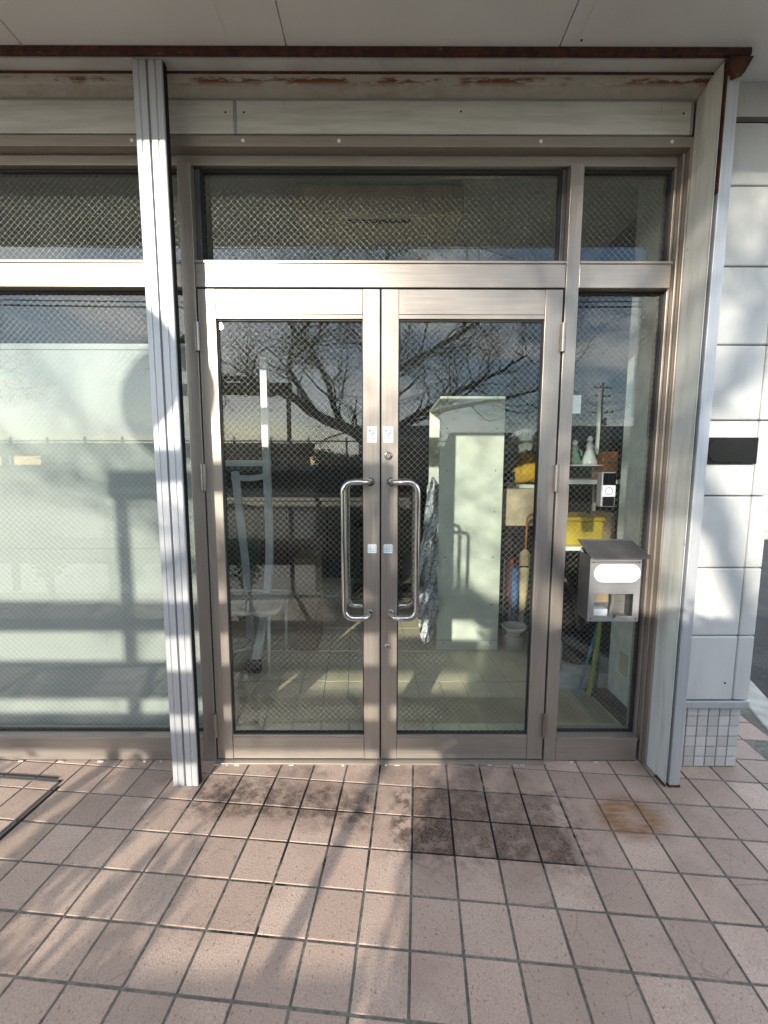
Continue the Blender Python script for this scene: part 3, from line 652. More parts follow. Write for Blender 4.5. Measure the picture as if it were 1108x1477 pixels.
draped('plastic_sheet', 'long strip of grey patterned plastic hanging down the open side of the bookshelf', 'plastic sheet', lerp_list([(.375, 1.26, 1.28), (.36, 1.25, 1.0), (.325, 1.23, .72), (.285, 1.22, .52)], 22), [a[0] for a in lerp_list([(.045,), (.055,), (.055,), (.03,)], 22)], 'patterned_plastic', 2)
draped('plastic_sheet', 'crumpled grey patterned plastic bunched at the foot of the bookshelf', 'plastic sheet', lerp_list([(.37, 1.17, .85), (.35, 1.16, .55), (.325, 1.15, .40), (.33, 1.15, .22), (.31, 1.15, .07)], 22), [a[0] for a in lerp_list([(.03,), (.04,), (.085,), (.07,), (.02,)], 22)], 'patterned_plastic', 5)

# white exercise rack
rk = thing('exercise_rack', 'white steel exercise rack with curved legs standing behind the door glass', 'exercise rack', (-.9, .95, .006))
def sq(name, pts, r, par, mat='rack_white'): return MB().tube(pts, r, 4, flat=(0, 1, 0)).build(name, mat, par, bevel=.004)
def curve(pts, n=6):
    P = [Vector(p) for p in pts]; out = []
    for i in range(len(P)-1):
        p0, p1, p2, p3 = P[max(i-1, 0)], P[i], P[i+1], P[min(i+2, len(P)-1)]
        for j in range(n):
            t = j/n; out.append(.5*((2*p1)+(p2-p0)*t+(2*p0-5*p1+4*p2-p3)*t*t+(3*p1-p0-3*p2+p3)*t**3))
    return out+[P[-1]]
sq('upright', curve([(-.893, 1.34, 2.19), (-.893, 1.34, 1.5), (-.888, 1.34, .95), (-.880, 1.30, .70), (-.875, 1.20, .46), (-.872, 1.04, .24), (-.872, .86, .06)]), .036, rk)
sq('upright', curve([(-1.135, 1.34, 1.35), (-1.11, 1.34, 1.0), (-1.075, 1.34, .55), (-1.06, 1.34, .02)]), .034, rk)
sq('upright', curve([(-1.50, 1.34, 2.19), (-1.51, 1.34, 1.0), (-1.49, 1.20, .46), (-1.47, .86, .06)]), .036, rk)
sq('crossbar', [(-1.54, 1.33, 1.412), (-.86, 1.33, 1.412)], .03, rk)
sq('crossbar', curve([(-1.16, 1.34, 1.305), (-1.02, 1.34, 1.298), (-.90, 1.34, 1.315)]), .030, rk)
bx(-.925, -.825, .80, .86, .006, .085).build('rubber_foot', 'black', rk, bevel=.006); bx(-1.52, -1.42, .80, .86, .006, .085).build('rubber_foot', 'black', rk, bevel=.006)

tb = thing('low_table', 'grey plastic low table with rounded rim and thin white legs inside the door', 'table', (-.95, .95, .006))
def rrect(x0, x1, y0, y1, r, n=5): return [(cx+r*math.cos(t0+PI/2*i/n), cy+r*math.sin(t0+PI/2*i/n)) for cx, cy, t0 in ((x1-r, y1-r, 0), (x0+r, y1-r, PI/2), (x0+r, y0+r, PI), (x1-r, y0+r, 3*PI/2)) for i in range(n+1)]
MB().prism(rrect(-1.45, -.70, .74, 1.22, .06), 'z', .445, .453).build('table_top', 'table_grey', tb)
MB().tube([(x, y, .448) for x, y in rrect(-1.45, -.70, .74, 1.22, .06)+[rrect(-1.45, -.70, .74, 1.22, .06)[0]]], .017, 8).build('rim', 'table_grey', tb, smooth=True)
for x, y in ((-.765, .80), (-.74, 1.18), (-1.40, .80), (-1.40, 1.18)): MB().tube([(x+.01, y, .44), (x, y, .006)], .0115, 10).build('leg', 'rack_white', tb, smooth=True)
jr = thing('glass_jar', 'small clear jar standing on the grey low table', 'jar', (-1.01, .80, .454))
MB().lathe((-1.01, .80, .4545), [(.036, 0), (.04, .01), (.04, .07), (.034, .08), (.034, .09)]).build('jar_body', 'acrylic', jr, smooth=True); MB().lathe((-1.01, .80, .545), [(.036, 0), (.036, .012)]).build('lid', 'steel', jr)
pt_ = thing('plant_pot', 'white plastic pot of soil under the grey low table', 'pot', (-1.01, .90, .006))
MB().lathe((-1.01, .90, .006), [(.075, 0), (.098, .15), (.106, .15), (.106, .168), (.098, .168), (.094, .145), (.0, .14)], 24).build('pot_body', 'pot_white', pt_, smooth=True)
tbx = tag(bx(-.66, -.50, 1.15, 1.45, .006, .72).build('cardboard_roll_box', 'tan_wood', bevel=.004), 'narrow brown upright box beside the grey table', 'box')
gb = tag(MB().lathe((-1.35, 1.9, .006), [(.16, 0), (.2, .5), (.21, .9), (.17, 1.02), (.05, 1.05)]).build('green_bin', 'darkgreen', smooth=True), 'dark green rounded bin behind the exercise rack', 'bin')
ct = thing('counter', 'dark wooden counter across the back of the room', 'counter', (-.3, 3.4, .006))
bx(-2.2, .25, 3.2, 3.9, .006, .98).build('counter_body', 'dark_wood', ct); bx(-2.25, .30, 3.15, 3.95, .981, 1.02).build('counter_top', 'dark_wood', ct)
for x in (-1.7, -1.2, -.7, -.2): bx(x, x+.012, 3.195, 3.1998, .05, .95).build('panel_groove', 'black', ct)
cb = thing('tall_cupboard', 'tall dark cupboard standing at the back of the room', 'cupboard', (-.1, 5, .006))
bx(-1.0, .6, 4.9, 5.4, .006, 2.1).build('cupboard_body', 'dark_wood', cb); bx(-.97, -.21, 4.88, 4.8995, .06, 2.05).build('cupboard_door', 'dark_wood', cb); bx(-.19, .57, 4.88, 4.8995, .06, 2.05).build('cupboard_door', 'dark_wood', cb)
mt_ = tag(bx(-.35, .35, 2.35, 2.9, .0065, .03).build('door_mat', 'tan_wood'), 'brown mat lying on the floor before the counter', 'mat')
bl = thing('bar_stool', 'slim black stool standing in front of the dark counter', 'stool', (-.2, 2.9, .006))
MB().lathe((-.2, 3.0, .70), [(.16, 0), (.17, .03), (.15, .06)]).build('seat', 'black', bl, smooth=True)
for a_ in range(4): MB().tube([(-.2+.1*math.cos(a_*PI/2+.7), 3.0+.1*math.sin(a_*PI/2+.7), .70), (-.2+.18*math.cos(a_*PI/2+.7), 3.0+.18*math.sin(a_*PI/2+.7), .03)], .012, 8).build('leg', 'dark_steel', bl)

# shelf behind the sidelight
sh = thing('display_shelf', 'white shelving unit with glass case behind the mailbox', 'shelf', (1.3, .8, .006))
for z in (.085, .885, 1.285): bx(1.06, 1.49, .62, 1.08, z, z+.025).build('shelf_board', 'pillar_white', sh, bevel=.002)
bx(1.06, 1.49, .635, .65, .006, .084).build('kick_board', 'pillar_white', sh); bx(1.06, 1.078, 1.06, 1.078, .112, 1.9).build('upright', 'pillar_white', sh); bx(1.47, 1.488, 1.06, 1.078, .112, 1.9).build('upright', 'pillar_white', sh)
cs = thing('glass_case', 'low glass case on the white shelf with figurines on top', 'case', (1.22, .8, 1.311))
bx(1.09, 1.30, .66, .92, 1.312, 1.392).build('case_body', 'acrylic', cs); bx(1.085, 1.305, .655, .925, 1.393, 1.40).build('case_top', 'pillar_white', cs)
def figurine(x, y, z, s, mat, name, label):
    f_ = thing(name, label, 'figurine', (x, y, z), 'ornaments on the glass case')
    MB().lathe((x, y, z), [(.040*s, 0), (.042*s, .012*s), (.034*s, .03*s), (.024*s, .06*s), (.016*s, .085*s), (.020*s, .10*s), (.010*s, .118*s)], 12).build('gown', mat, f_, smooth=True)
    MB().lathe((x, y, z+.116*s), [(.006*s, 0), (.015*s, .010*s), (.015*s, .022*s), (.004*s, .034*s)], 10).build('head', 'figure_white', f_, smooth=True)
    MB().tube([(x+.018*s, y, z+.095*s), (x+.036*s, y-.015*s, z+.075*s), (x+.026*s, y-.03*s, z+.055*s)], .006*s, 6).build('arm', mat, f_, smooth=True)
    return f_
figurine(1.165, .72, 1.401, 1.0, 'green', 'green_figurine', 'small green gowned figurine on the glass case')
figurine(1.255, .72, 1.401, 1.15, 'figure_white', 'white_figurine', 'white porcelain figurine on the glass case')
figurine(1.105, .70, 1.401, .8, 'red', 'red_figurine', 'small red gowned figurine on the glass case')
wbx = thing('wooden_box', 'orange-brown wooden box standing beside the white figurine', 'box', (1.35, .72, 1.311)); bx(1.315, 1.405, .67, .80, 1.311, 1.478).build('box_body', 'orange_wood', wbx, bevel=.003); bx(1.316, 1.404, .6685, .6698, 1.41, 1.413).build('box_seam', 'dark_wood', wbx)
yb = thing('yellow_box', 'yellow plastic storage box with clear lid on the white shelf', 'box', (1.2, .8, .911)); bx(1.085, 1.335, .65, .95, .911, 1.06).build('box_body', 'yellow', yb, bevel=.015, seg=3); bx(1.08, 1.34, .645, .955, 1.061, 1.085).build('box_lid', 'yellow', yb, bevel=.006); bx(1.11, 1.31, .68, .92, 1.086, 1.17).build('clear_tray', 'acrylic', yb)
bkk = tag(bx(1.085, 1.10, .63, .82, 1.09, 1.275).build('magazine', 'beige'), 'magazine standing beside the yellow storage box', 'magazine')
for nm, (xa, ya_, xb, yb__, zt), mt2, lb in (('broom_handle', (1.18, .56, 1.33, .60, .52), 'skyblue', 'thin blue handle leaning against the white inner pillar'), ('broom_handle', (1.245, .55, 1.325, .58, .56), 'lime', 'thick yellow-green handle leaning against the white inner pillar'), ('broom_handle', (1.285, .555, 1.32, .57, .60), 'darkgreen', 'dark green handle leaning against the white inner pillar')):
    tag(MB().tube([(xa, ya_, .01), (xb, yb__, zt)], .009 if mt2 != 'lime' else .014, 8).build(nm, mt2), lb, 'handle')
sb_ = thing('spray_bottle', 'white spray can with black cap on the lowest shelf board', 'bottle', (1.10, .68, .11)); MB().lathe((1.10, .68, .111), [(.030, 0), (.030, .17), (.020, .19)]).build('can', 'figure_white', sb_, smooth=True); MB().lathe((1.10, .68, .3015), [(.019, 0), (.019, .035)]).build('cap', 'black', sb_)
vc = thing('vacuum_cleaner', 'black round vacuum cleaner with hose on the lowest shelf board', 'vacuum', (1.30, .85, .11)); MB().lathe((1.30, .86, .111), [(.13, 0), (.15, .06), (.14, .16), (.09, .22)]).build('body', 'gloss_black', vc, smooth=True)
MB().tube(curve([(1.30, .80, .30), (1.22, .72, .55), (1.14, .74, .68), (1.13, .84, .50), (1.17, .84, .20)]), .020, 10).build('hose', 'dark_steel', vc, smooth=True)
tag(bx(1.14, 1.20, 1.02, 1.03, .30, .86).build('wrapped_panel', 'acrylic'), 'clear wrapped panel leaning behind the vacuum hose', 'panel')
nt = tag(bx(.827, .872, .0495, .0505, 1.62, 1.70).build('glass_sticker', 'label_white'), 'small white notice stuck inside the sidelight glass', 'sticker'); 
# umbrella corner
us = thing('umbrella_stand', 'chrome wire umbrella stand to the side of the bookshelf', 'umbrella stand', (1.07, 1.4, .006))
for z in (.62, .10): MB().tube([(.99, 1.31, z), (1.16, 1.31, z), (1.16, 1.48, z), (.99, 1.48, z), (.99, 1.31, z)], .007, 6).build('ring', 'steel', us)
for x, y in ((.99, 1.31), (1.16, 1.31), (1.16, 1.48), (.99, 1.48)): MB().tube([(x, y, .006), (x, y, .65)], .007, 6).build('leg', 'steel', us)
def umbrella(x, y, mat, zt, lean, hook, label):
    u_ = thing('umbrella', label, 'umbrella', (x, y, .02), 'umbrellas in the stand')
    b0 = Vector((x, y, .02)); t0 = Vector((x+lean, y-.02, zt)); P = lambda f_: b0+(t0-b0)*f_
    MB().tube([P(0), P(.12), P(.45), P(.72), P(.76)], [.005, .016, .034, .042, .012], 9).build('folded_canopy', mat, u_)
    h = [P(.76), P(.9)]
    if hook: h += [P(1)+Vector((.045-.045*math.cos(t), 0, .045*math.sin(t))) for t in [PI*i/8 for i in range(9)]]
    else: h += [P(1)]
    MB().tube(h, .009, 8).build('handle', 'orange_wood' if hook else 'black', u_, smooth=True)
umbrella(1.10, 1.36, 'khaki', .98, .01, True, 'beige folded umbrella with curved wooden handle in the stand')
umbrella(1.03, 1.35, 'blue', .80, -.01, False, 'blue folded umbrella in the chrome stand'); umbrella(1.045, 1.46, 'red', .86, .0, False, 'red folded umbrella in the chrome stand')
pb = thing('white_bucket', 'white bucket with steel band under the umbrellas', 'bucket', (1.01, 1.28, .006)); MB().lathe((1.0, 1.22, .006), [(.075, 0), (.09, .16), (.096, .17), (.09, .18), (.08, .165), (.01, .16)]).build('bucket_body', 'pot_white', pb, smooth=True); MB().lathe((1.0, 1.22, .12), [(.0875, 0), (.0925, .04)]).build('band', 'steel', pb)
cu = tag(bx(.98, 1.32, 1.56, 1.66, .90, 1.21).build('beige_cushion', 'beige', bevel=.012, seg=3), 'beige square box lid propped above the umbrellas', 'box lid')
ta = thing('side_cabinet', 'low dark cabinet behind the umbrella stand', 'cabinet', (1.2, 1.8, .006)); bx(.92, 1.49, 1.56, 2.2, .006, .899).build('cabinet_body', 'dark_wood', ta); bx(.95, 1.46, 1.545, 1.5595, .05, .85).build('cabinet_door', 'dark_wood', ta); bx(.9, 1.49, 1.75, 2.2, 1.22, 1.245).build('hutch_shelf', 'dark_wood', ta); bx(1.46, 1.49, 1.75, 2.2, .9005, 1.219).build('hutch_side', 'dark_wood', ta)

# more clutter on the dark hutch and the white shelf
rr = random.Random(77)
for nm, (x, y, z, w, d, h), mt3, lb, ct3 in (('storage_box', (1.02, 1.80, 1.246, .13, .2, .10), 'black', 'black flat box on the dark hutch shelf', 'box'), ('paper_stack', (1.06, 1.60, .9, .10, .14, .0), 'figure_white', '', ''),
        ('storage_box', (.94, 1.60, 1.212, .16, .12, .045), 'dark_steel', 'dark grey box lying on the beige box lid', 'box'), ('paper_bundle', (1.12, 1.58, 1.213, .15, .10, .03), 'figure_white', 'white paper bundle lying on the beige box lid', 'papers'),
        ('storage_box', (1.10, 1.82, 1.347, .02, .12, .0), 'black', '', ''), ('tin', (1.37, .86, 1.312, .05, .05, .14), 'dark_steel', 'dark tin behind the orange-brown wooden box', 'tin'), ('carton', (1.36, .72, .912, .08, .14, .19), 'cardboard', 'brown carton next to the yellow storage box', 'carton')):
    if h > 0: tag(bx(x, x+w, y, y+d, z, z+h).build(nm, mt3, bevel=.003), lb, ct3)
def crumple(name, label, cat, c, sx, sy, sz, mat, seed):
    rr = random.Random(seed); bm = bmesh.new(); bmesh.ops.create_icosphere(bm, subdivisions=3, radius=1)
    ph = [(Vector((rr.gauss(0, 1), rr.gauss(0, 1), rr.gauss(0, 1))), rr.uniform(2, 6), rr.uniform(0, 6)) for _ in range(9)]
    vs = []
    for v in bm.verts:
        k = 1+sum(.06*math.sin(a_.normalized().dot(v.co)*f_+p_) for a_, f_, p_ in ph)+rr.uniform(-.05, .05)
        vs.append((c[0]+v.co.x*k*sx, c[1]+v.co.y*k*sy, c[2]+max(v.co.z*k, -.72)*sz))
    fs = [tuple(v.index for v in f.verts) for f in bm.faces]; bm.free()
    return tag(MB().add(vs, fs).build(name, mat), label, cat)
crumple('yellow_bag', 'yellow cloth bag slumped on the dark hutch shelf', 'bag', (1.30, 1.90, 1.37), .15, .12, .165, 'yellow_cloth', 9)
crumple('plastic_bag', 'crumpled clear-white plastic bag above the yellow cloth bag', 'bag', (1.23, 1.86, 1.64), .12, .1, .07, 'patterned_plastic', 3)
crumple('dark_bag', 'slumped dark bag on the cabinet behind the beige box lid', 'bag', (1.30, 1.80, 1.0), .14, .1, .12, 'black', 4)

# ------------------------------------------------------------------ behind the viewer: what the glass reflects and what shades the front
FY = -2.62
fn = thing('board_fence', 'weathered wooden board fence with a tall gate frame at the edge of the tiled apron', 'fence', (-3, FY, 0))
for x in (-6.4, -5.3, -4.2, -3.1, -2.31, -2.09, -1.03):
    tall = x in (-2.31, -1.03)
    bx(x-(.018 if x == -1.03 else .024), x+(.018 if x == -1.03 else .024), FY-.10, FY-.045, -.03, 2.24 if tall else 1.62).build('post', 'fence_wood', fn)
bx(-2.36, -.995, FY-.10, FY-.045, 2.1605, 2.28).build('gate_beam', 'fence_wood', fn)
for z0_, z1_ in ((1.50, 1.645), (1.155, 1.345), (.93, 1.075), (.30, .60)): bx(-6.5, -.75, FY-.044, FY-.015, z0_, z1_).build('board', 'fence_wood', fn)
mr_ = thing('traffic_mirror', 'round traffic mirror on a post behind the board fence', 'mirror', (-2.16, -3.0, 0))
MB().tube([(-2.16, -3.0, -.03), (-2.16, -3.0, 2.90)], .038, 10).build('pole', 'pole_grey', mr_, smooth=True)
MB().tube([(-2.16, -3.10, 2.72), (-2.16, -3.07, 2.72), (-2.16, -3.02, 2.72)], [.20, .27, .10], 28).build('mirror_shell', 'darkgreen', mr_, smooth=True)
MB().tube([(-2.16, -3.101, 2.72), (-2.16, -3.115, 2.72), (-2.16, -3.125, 2.72)], [.245, .18, .05], 28).build('mirror_face', 'steel', mr_, smooth=True)

hg = thing('shade_hedge', 'dense dark evergreen row, unseen, added to shade the apron and lower front', 'shade_hedge', (1.2, -2.95, 0))  # unseen evergreen block added to shade the paving and lower front
rr = random.Random(11)
HX0, HX1 = -.76, 2.9
def htop(x): return 1.56+.05*math.sin(x*3.1)+.03*math.sin(x*7.7+1)
cv = []; cf = []
nx = 24
for i in range(nx+1):
    x = HX0+.06+(HX1-HX0-.12)*i/nx; h = htop(x)-.07
    cv += [(x, -3.22, -.03), (x, -2.70, -.03), (x, -2.70, h-.05), (x, -2.78, h), (x, -3.14, h), (x, -3.22, h-.05)]
for i in range(nx):
    for j in range(6): cf.append((i*6+j, i*6+(j+1) % 6, i*6+6+(j+1) % 6, i*6+6+j))
cf += [tuple(range(6))[::-1], tuple(nx*6+j for j in range(6))]
MB().add(cv, cf).build('branches', 'hedge_core', hg)
lf = MB()
for _ in range(15000):
    x = rr.uniform(HX0, HX1); h = htop(x)
    s_ = rr.random()
    if s_ < .45: p = Vector((x, -2.66+rr.gauss(0, .03), rr.uniform(0, h)))
    elif s_ < .75: p = Vector((x, rr.uniform(-3.26, -2.66), h-.03+rr.gauss(0, .03)))
    elif s_ < .9: p = Vector((x, -3.26+rr.gauss(0, .03), rr.uniform(0, h)))
    else: p = Vector((HX0+rr.gauss(.02, .03) if rr.random() < .5 else HX1+rr.gauss(-.02, .03), rr.uniform(-3.26, -2.66), rr.uniform(0, h)))
    a_ = Vector((rr.gauss(0, 1), rr.gauss(0, 1), rr.gauss(0, 1))).normalized(); b_ = a_.orthogonal().normalized(); L = rr.uniform(.022, .042)
    lf.add([p-a_*L, p+b_*L*.45, p+a_*L, p-b_*L*.45], [(0, 1, 2, 3)])
o = lf.build('leaves', 'leaf', hg); o['kind'] = 'stuff'

def dapple_shrub(x, y, w, h, n, seed, label):  # unseen bushes added to break the sun on the paving into patches
    rr = random.Random(seed); g = thing('dapple_shrub', label, 'dapple_shrub', (x, y, -.03), 'unseen low shrubs added to dapple the sunlight')
    st = MB(); lv = MB()
    for _ in range(9):
        a_ = rr.uniform(0, 2*PI); q = Vector((x+rr.gauss(0, w*.35), y+rr.gauss(0, .10), h*rr.uniform(.7, 1.0)))
        st.tube([(x+.03*math.cos(a_), y+.03*math.sin(a_), -.035), Vector((x, y, 0)).lerp(q, .5)+Vector((rr.gauss(0, .03), 0, .03)), q], [.009, .006, .003], 5, False)
        for _ in range(n//9):
            f_ = rr.uniform(.35, 1); p = Vector((x, y, 0)).lerp(q, f_)+Vector((rr.gauss(0, .06), rr.gauss(0, .05), rr.gauss(0, .05))); p.z = max(p.z, .02)
            d_ = Vector((rr.gauss(0, 1), rr.gauss(0, 1), rr.gauss(0, .7))).normalized(); e_ = d_.orthogonal().normalized(); L = rr.uniform(.025, .045)
            lv.add([p-d_*L, p+e_*L*.42, p+d_*L, p-e_*L*.42], [(0, 1, 2, 3)])
    st.build('stems', 'bark', g); o = lv.build('leaves', 'leaf', g); o['kind'] = 'stuff'
dapple_shrub(-1.42, -2.35, .16, .62, 420, 31, 'small sparse unseen bush added to dapple sunlight near the fence end')
dapple_shrub(-1.85, -2.32, .26, .92, 1000, 32, 'taller loose unseen bush added to dapple sunlight under the gate frame')
dapple_shrub(-2.65, -2.36, .24, .74, 900, 33, 'low loose unseen bush added to dapple sunlight past the gate frame')
dapple_shrub(-3.5, -2.34, .30, .95, 1000, 34, 'wide loose unseen bush added to dapple sunlight at the middle of the fence')

# bare cherry trees
def tree(name, label, base, limbs, seed, scale=1.0, twig=1.0):
    rr = random.Random(seed); bx_, by_ = base; T = thing(name, label, 'tree', (bx_, by_, 0), 'bare trees across from the shop')
    trunk, br, tw = MB(), MB(), MB()
    def rd(): return Vector((rr.gauss(0, 1), rr.gauss(0, 1), rr.gauss(0, 1)))
    def grow(p, d, r, L, lev):
        n = 7 if lev < 2 else 5; pts = [p]; rad = [r]; q = p.copy(); d = d.normalized()
        for i in range(n):
            d = (d+rd()*.20+Vector((0, 0, .05 if lev < 2 else .02))).normalized(); q = q+d*L/n; pts.append(q); rad.append(r*(1-.8*(i+1)/n))
        (br if lev < 2 else tw).tube(pts, rad, 5 if lev < 2 else 3, False)
        if lev >= 3: return
        for _ in range({1: 11, 2: 7}[lev]):
            t = rr.uniform(.15, 1); k = min(int(t*n), n-1); pp = pts[k].lerp(pts[k+1], t*n-k); dd = (pts[k+1]-pts[k]).normalized()
            s_ = dd.cross(rd()).normalized(); grow(pp, dd*.75+s_*.8, min(max(rad[k]*.5, .0023), .0055), L*rr.uniform(.35, .6)*twig, lev+1)
    for pts, r0, r1 in limbs:
        P = curve([(bx_+x*scale, by_+y*scale, z*scale) for x, y, z in pts], 5); n = len(P)
        P = [p+rd()*.02*(i/n) for i, p in enumerate(P)]
        trunk.tube(P, [.82*(r0+(r1-r0)*(i/(n-1))**.8) for i in range(n)], 9, True)
        for i in range(n//5, n):
            for _ in range(1 if i < n-2 or P[i].x < bx_-3 else 3):
                d = (P[min(i+1, n-1)]-P[i-1]).normalized(); s_ = d.cross(rd()).normalized()
                rloc = r0+(r1-r0)*(i/(n-1))**.8
                if rloc > .10 and rr.random() < .75: continue
                grow(P[i], d*.5+s_*.9+Vector((0, 0, .25)), max(.009, rloc*.30), rr.uniform(.9, 1.7)*scale, 1)
    trunk.build('trunk', 'bark', T, smooth=True); o = br.build('branches', 'bark', T); o['kind'] = 'stuff'; o = tw.build('twigs', 'bark', T); o['kind'] = 'stuff'
    return T
J = lambda z: random.uniform(-.5, .5)
def lim(pts, dy): 
    n = len(pts)-1
    return [(x, dy*(i/n)**1.2, z) for i, (x, z) in enumerate(pts)]
limbs = [
    ([(.05, 0, -.05), (.02, 0, .5), (-.02, .02, 1.2), (-.06, .03, 1.9), (-.09, 0, 2.47)], .27, .17),
    (lim([(-.1, 1.3), (-.45, 2.03), (-1.34, 2.46), (-1.85, 2.83), (-2.36, 3.0), (-2.91, 3.14), (-3.5, 3.10)], .5), .17, .05),
    (lim([(-.1, 1.7), (-.35, 1.95), (-.9, 2.39), (-1.21, 3.29), (-1.54, 3.95), (-1.39, 4.27), (-1.34, 4.83), (-1.18, 5.63)], -.9), .12, .03),
    (lim([(-1.5, 3.9), (-1.91, 4.35), (-2.18, 4.96), (-2.31, 5.5)], -1.2), .06, .02),
    (lim([(-1.34, 2.46), (-1.71, 3.03), (-1.88, 3.45), (-1.69, 3.87), (-1.34, 4.28), (-.98, 4.69), (-.76, 5.37)], .9), .085, .025),
    (lim([(-.07, 2.1), (.03, 3.04), (.29, 3.37), (1.12, 3.78), (1.74, 4.14), (2.04, 4.36), (2.49, 4.84)], .7), .12, .025),
    (lim([(-.05, 1.8), (.2, 2.1), (.67, 2.47), (1.47, 2.9), (2.14, 3.27), (2.6, 3.49), (3.24, 3.88)], -.6), .12, .03),
    (lim([(-.09, 2.4), (-.2, 3.6), (-.09, 4.56), (.08, 5.37), (.22, 6.03)], .5), .11, .03),
    (lim([(.67, 2.47), (1.84, 2.68), (2.71, 2.83), (3.57, 3.04)], .6), .07, .02)]
tree('cherry_tree', 'spreading bare cherry tree with a thick low limb, reflected in the door glass', (-.05, -7.0), limbs, 21)
limbs2 = [([(0, 0, -.05), (.05, 0, .8), (0, 0, 1.6), (-.05, 0, 2.3)], .22, .15), (lim([(0, 2.0), (-.5, 2.8), (-1.1, 3.5), (-1.5, 4.4)], .6), .10, .03), (lim([(0, 2.1), (.5, 3.0), (1.0, 3.7), (1.7, 4.2)], -.6), .10, .03), (lim([(0, 2.2), (.1, 3.2), (-.1, 4.2), (.1, 5.0)], .3), .09, .03)]
tree('cherry_tree', 'smaller bare cherry tree farther along, reflected above the window board', (-12.5, -9.5), limbs2, 5)

# utility poles and power lines
def pole(x, y, h, label):
    p_ = thing('utility_pole', label, 'utility pole', (x, y, 0), 'utility poles')
    MB().tube([(x, y, -.05), (x, y, h)], [.19, .12], 10).build('shaft', 'pole_grey', p_, smooth=True)
    for z, w in ((h-.5, 1.0), (h-1.4, .8), (h-3.2, 1.3)):
        a_ = bx(x-w, x+w, y-.05, y+.05, z-.05, z+.05).build('crossarm', 'pole_grey', p_)
        for s_ in (-.9, -.3, .45, .9): MB().lathe((x+w*s_, y, z+.05), [(.05, 0), (.07, .06), (.05, .16), (.03, .22)], 8).build('insulator', 'pot_white', a_)
    MB().lathe((x+.35, y, h-4.6), [(.2, 0), (.24, .1), (.24, .7), (.18, .8)], 12).build('transformer', 'pole_grey', p_, smooth=True)
pole(24.4, -45, 10.8, 'distant concrete utility pole with three crossarms, among the far houses')
pole(-19, -12.2, 10.2, 'nearer concrete utility pole beside the smaller cherry tree'); pole(19, -11.8, 10.2, 'nearer concrete utility pole carrying the street lines')
def line(a, b, sag, r, label):
    a, b = Vector(a), Vector(b); n = 24
    tag(MB().tube([a.lerp(b, i/n)-Vector((0, 0, sag*4*(i/n)*(1-i/n))) for i in range(n+1)], r, 5, False).build('power_line', 'wire_black'), label, 'power line', 'power lines over the street')
for z, dy, r, lb in ((6.75, .1, .028, 'lowest and thickest black cable spanning the street between the nearer poles'), (6.95, 0, .022, 'thick black cable just above the lowest one over the street'),
        (7.35, -.2, .012, 'thin black line just above the two thick cables over the street'), (8.45, .3, .012, 'thin black line on the lower side of the middle crossarms'),
        (8.75, -.1, .012, 'thin black line resting on the middle crossarms over the street'), (9.7, .5, .010, 'topmost thin line on the shop side of the crossarms'), (9.7, -.5, .010, 'topmost thin line on the far side of the crossarms')):
    line((-19, -12.2+dy, z), (19, -11.8+dy, z-.05), .25, r, lb)
line((-.6, -12, 9.6), (4.2, -9.5, 6.6), .05, .012, 'slanting service line dropping from the street lines')
line((19, -11.8, 8.6), (24.4, -45, 9.4), .8, .012, 'power line running off towards the distant utility pole')

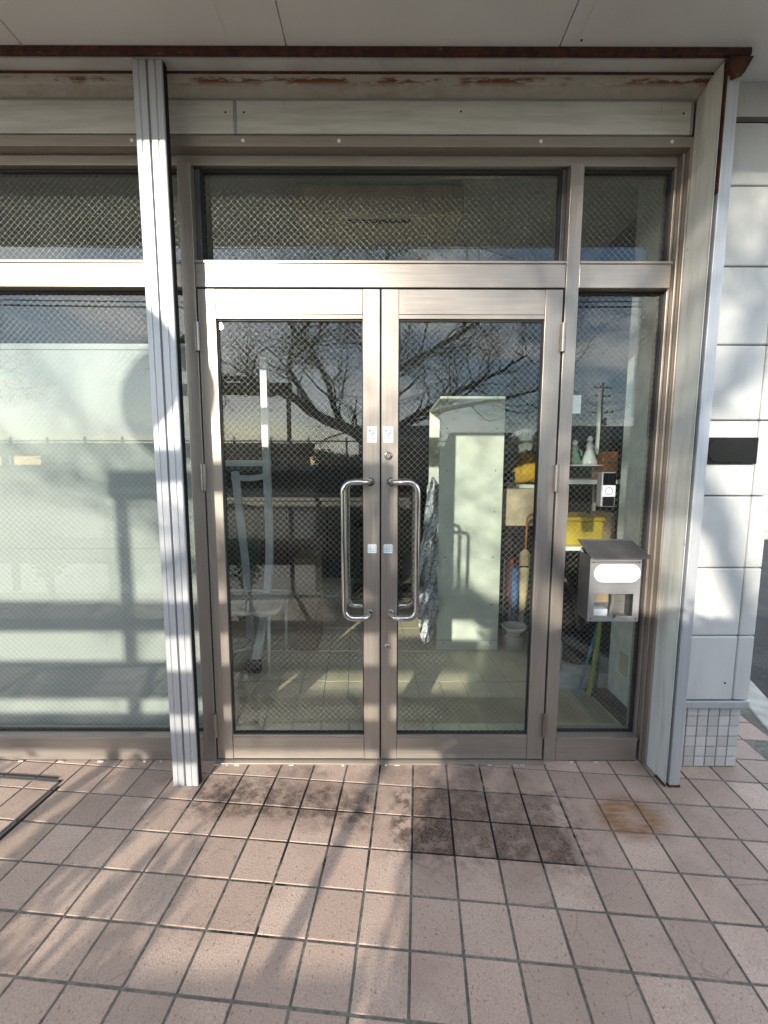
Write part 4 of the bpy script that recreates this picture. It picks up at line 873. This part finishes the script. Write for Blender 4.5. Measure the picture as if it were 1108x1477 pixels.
def house(x, y, w, d, h, rh, wall, label, seed):
    rr = random.Random(seed); H = thing('house', label, 'house', (x, y, 0))
    bx(x-w/2, x+w/2, y-d/2, y+d/2, -.04, h).build('wall', wall, H)
    MB().prism([(y-d/2-.5, h), (y+d/2+.5, h), (y, h+rh)], 'x', x-w/2-.5, x+w/2+.5).build('roof', 'house_roof', H)
    for fl_ in range(int(h//2.6)):
        for k in range(int(w//2.6)):
            cx = x-w/2+1.4+k*2.6; z_ = .9+fl_*2.7
            f_ = bx(cx-.8, cx+.8, y+d/2, y+d/2+.05, z_, z_+1.2).build('window', 'window_dark', H)
            for q in ((cx-.84, cx-.80, z_-.04, z_+1.24), (cx+.8, cx+.84, z_-.04, z_+1.24), (cx-.02, cx+.02, z_, z_+1.2)): bx(q[0], q[1], y+d/2, y+d/2+.08, q[2], q[3]).build('window_frame', 'white_alu', f_)
    bx(x-w/2, x+w/2, y+d/2, y+d/2+.9, 2.55, 2.68).build('porch_roof', 'house_roof', H)
house(31, -58, 16, 9, 5.2, 2.2, 'house_wall', 'pale two-storey house with grey roof beyond the distant utility pole', 1)
house(15, -62, 9, 8, 4.9, 1.9, 'house_wall_tan', 'tan two-storey house with dark roof across the street', 2)
house(2, -60, 11, 9, 5.6, 2.0, 'house_wall', 'pale house with dark roof behind the large cherry tree', 3)
house(-19, -52, 17, 9, 2.9, .9, 'house_wall_tan', 'long low tan single-storey house with dark roof across the street', 4)
house(-42, -60, 12, 8, 3.1, 1.3, 'house_wall', 'pale house with dark roof at the end of the street', 5)
rl = thing('roadside_railing', 'grey steel railing on the low concrete wall across the street', 'railing', (-8, -20, 0))
bx(-26, 22, -20.5, -20.2, -.05, 1.5).build('retaining_wall', 'concrete', rl); bx(-26, 22, -20.4, -20.32, 2.75, 2.83).build('top_rail', 'dark_steel', rl)
for i in range(25): bx(-26+i*2-.05, -26+i*2+.05, -20.4, -20.3, 1.5, 3.0).build('post', 'dark_steel', rl)

# ------------------------------------------------------------------ past the corner of the wall
nb = thing('neighbour_wall', 'white pebble-dashed wall beyond the asphalt past the siding corner', 'wall', (9, 6.4, 0))
bx(5.2, 14, 6.3, 6.6, .16, 3.2).build('rendered_wall', 'pebble_wall', nb); bx(5.2, 14, 6.28, 6.6, -.03, .159).build('base_course', 'concrete', nb)
MB().tube([(7.05, 6.2, .25), (7.05, 6.2, 3.2)], .04, 10).build('downpipe', 'white_plastic', nb, smooth=True)
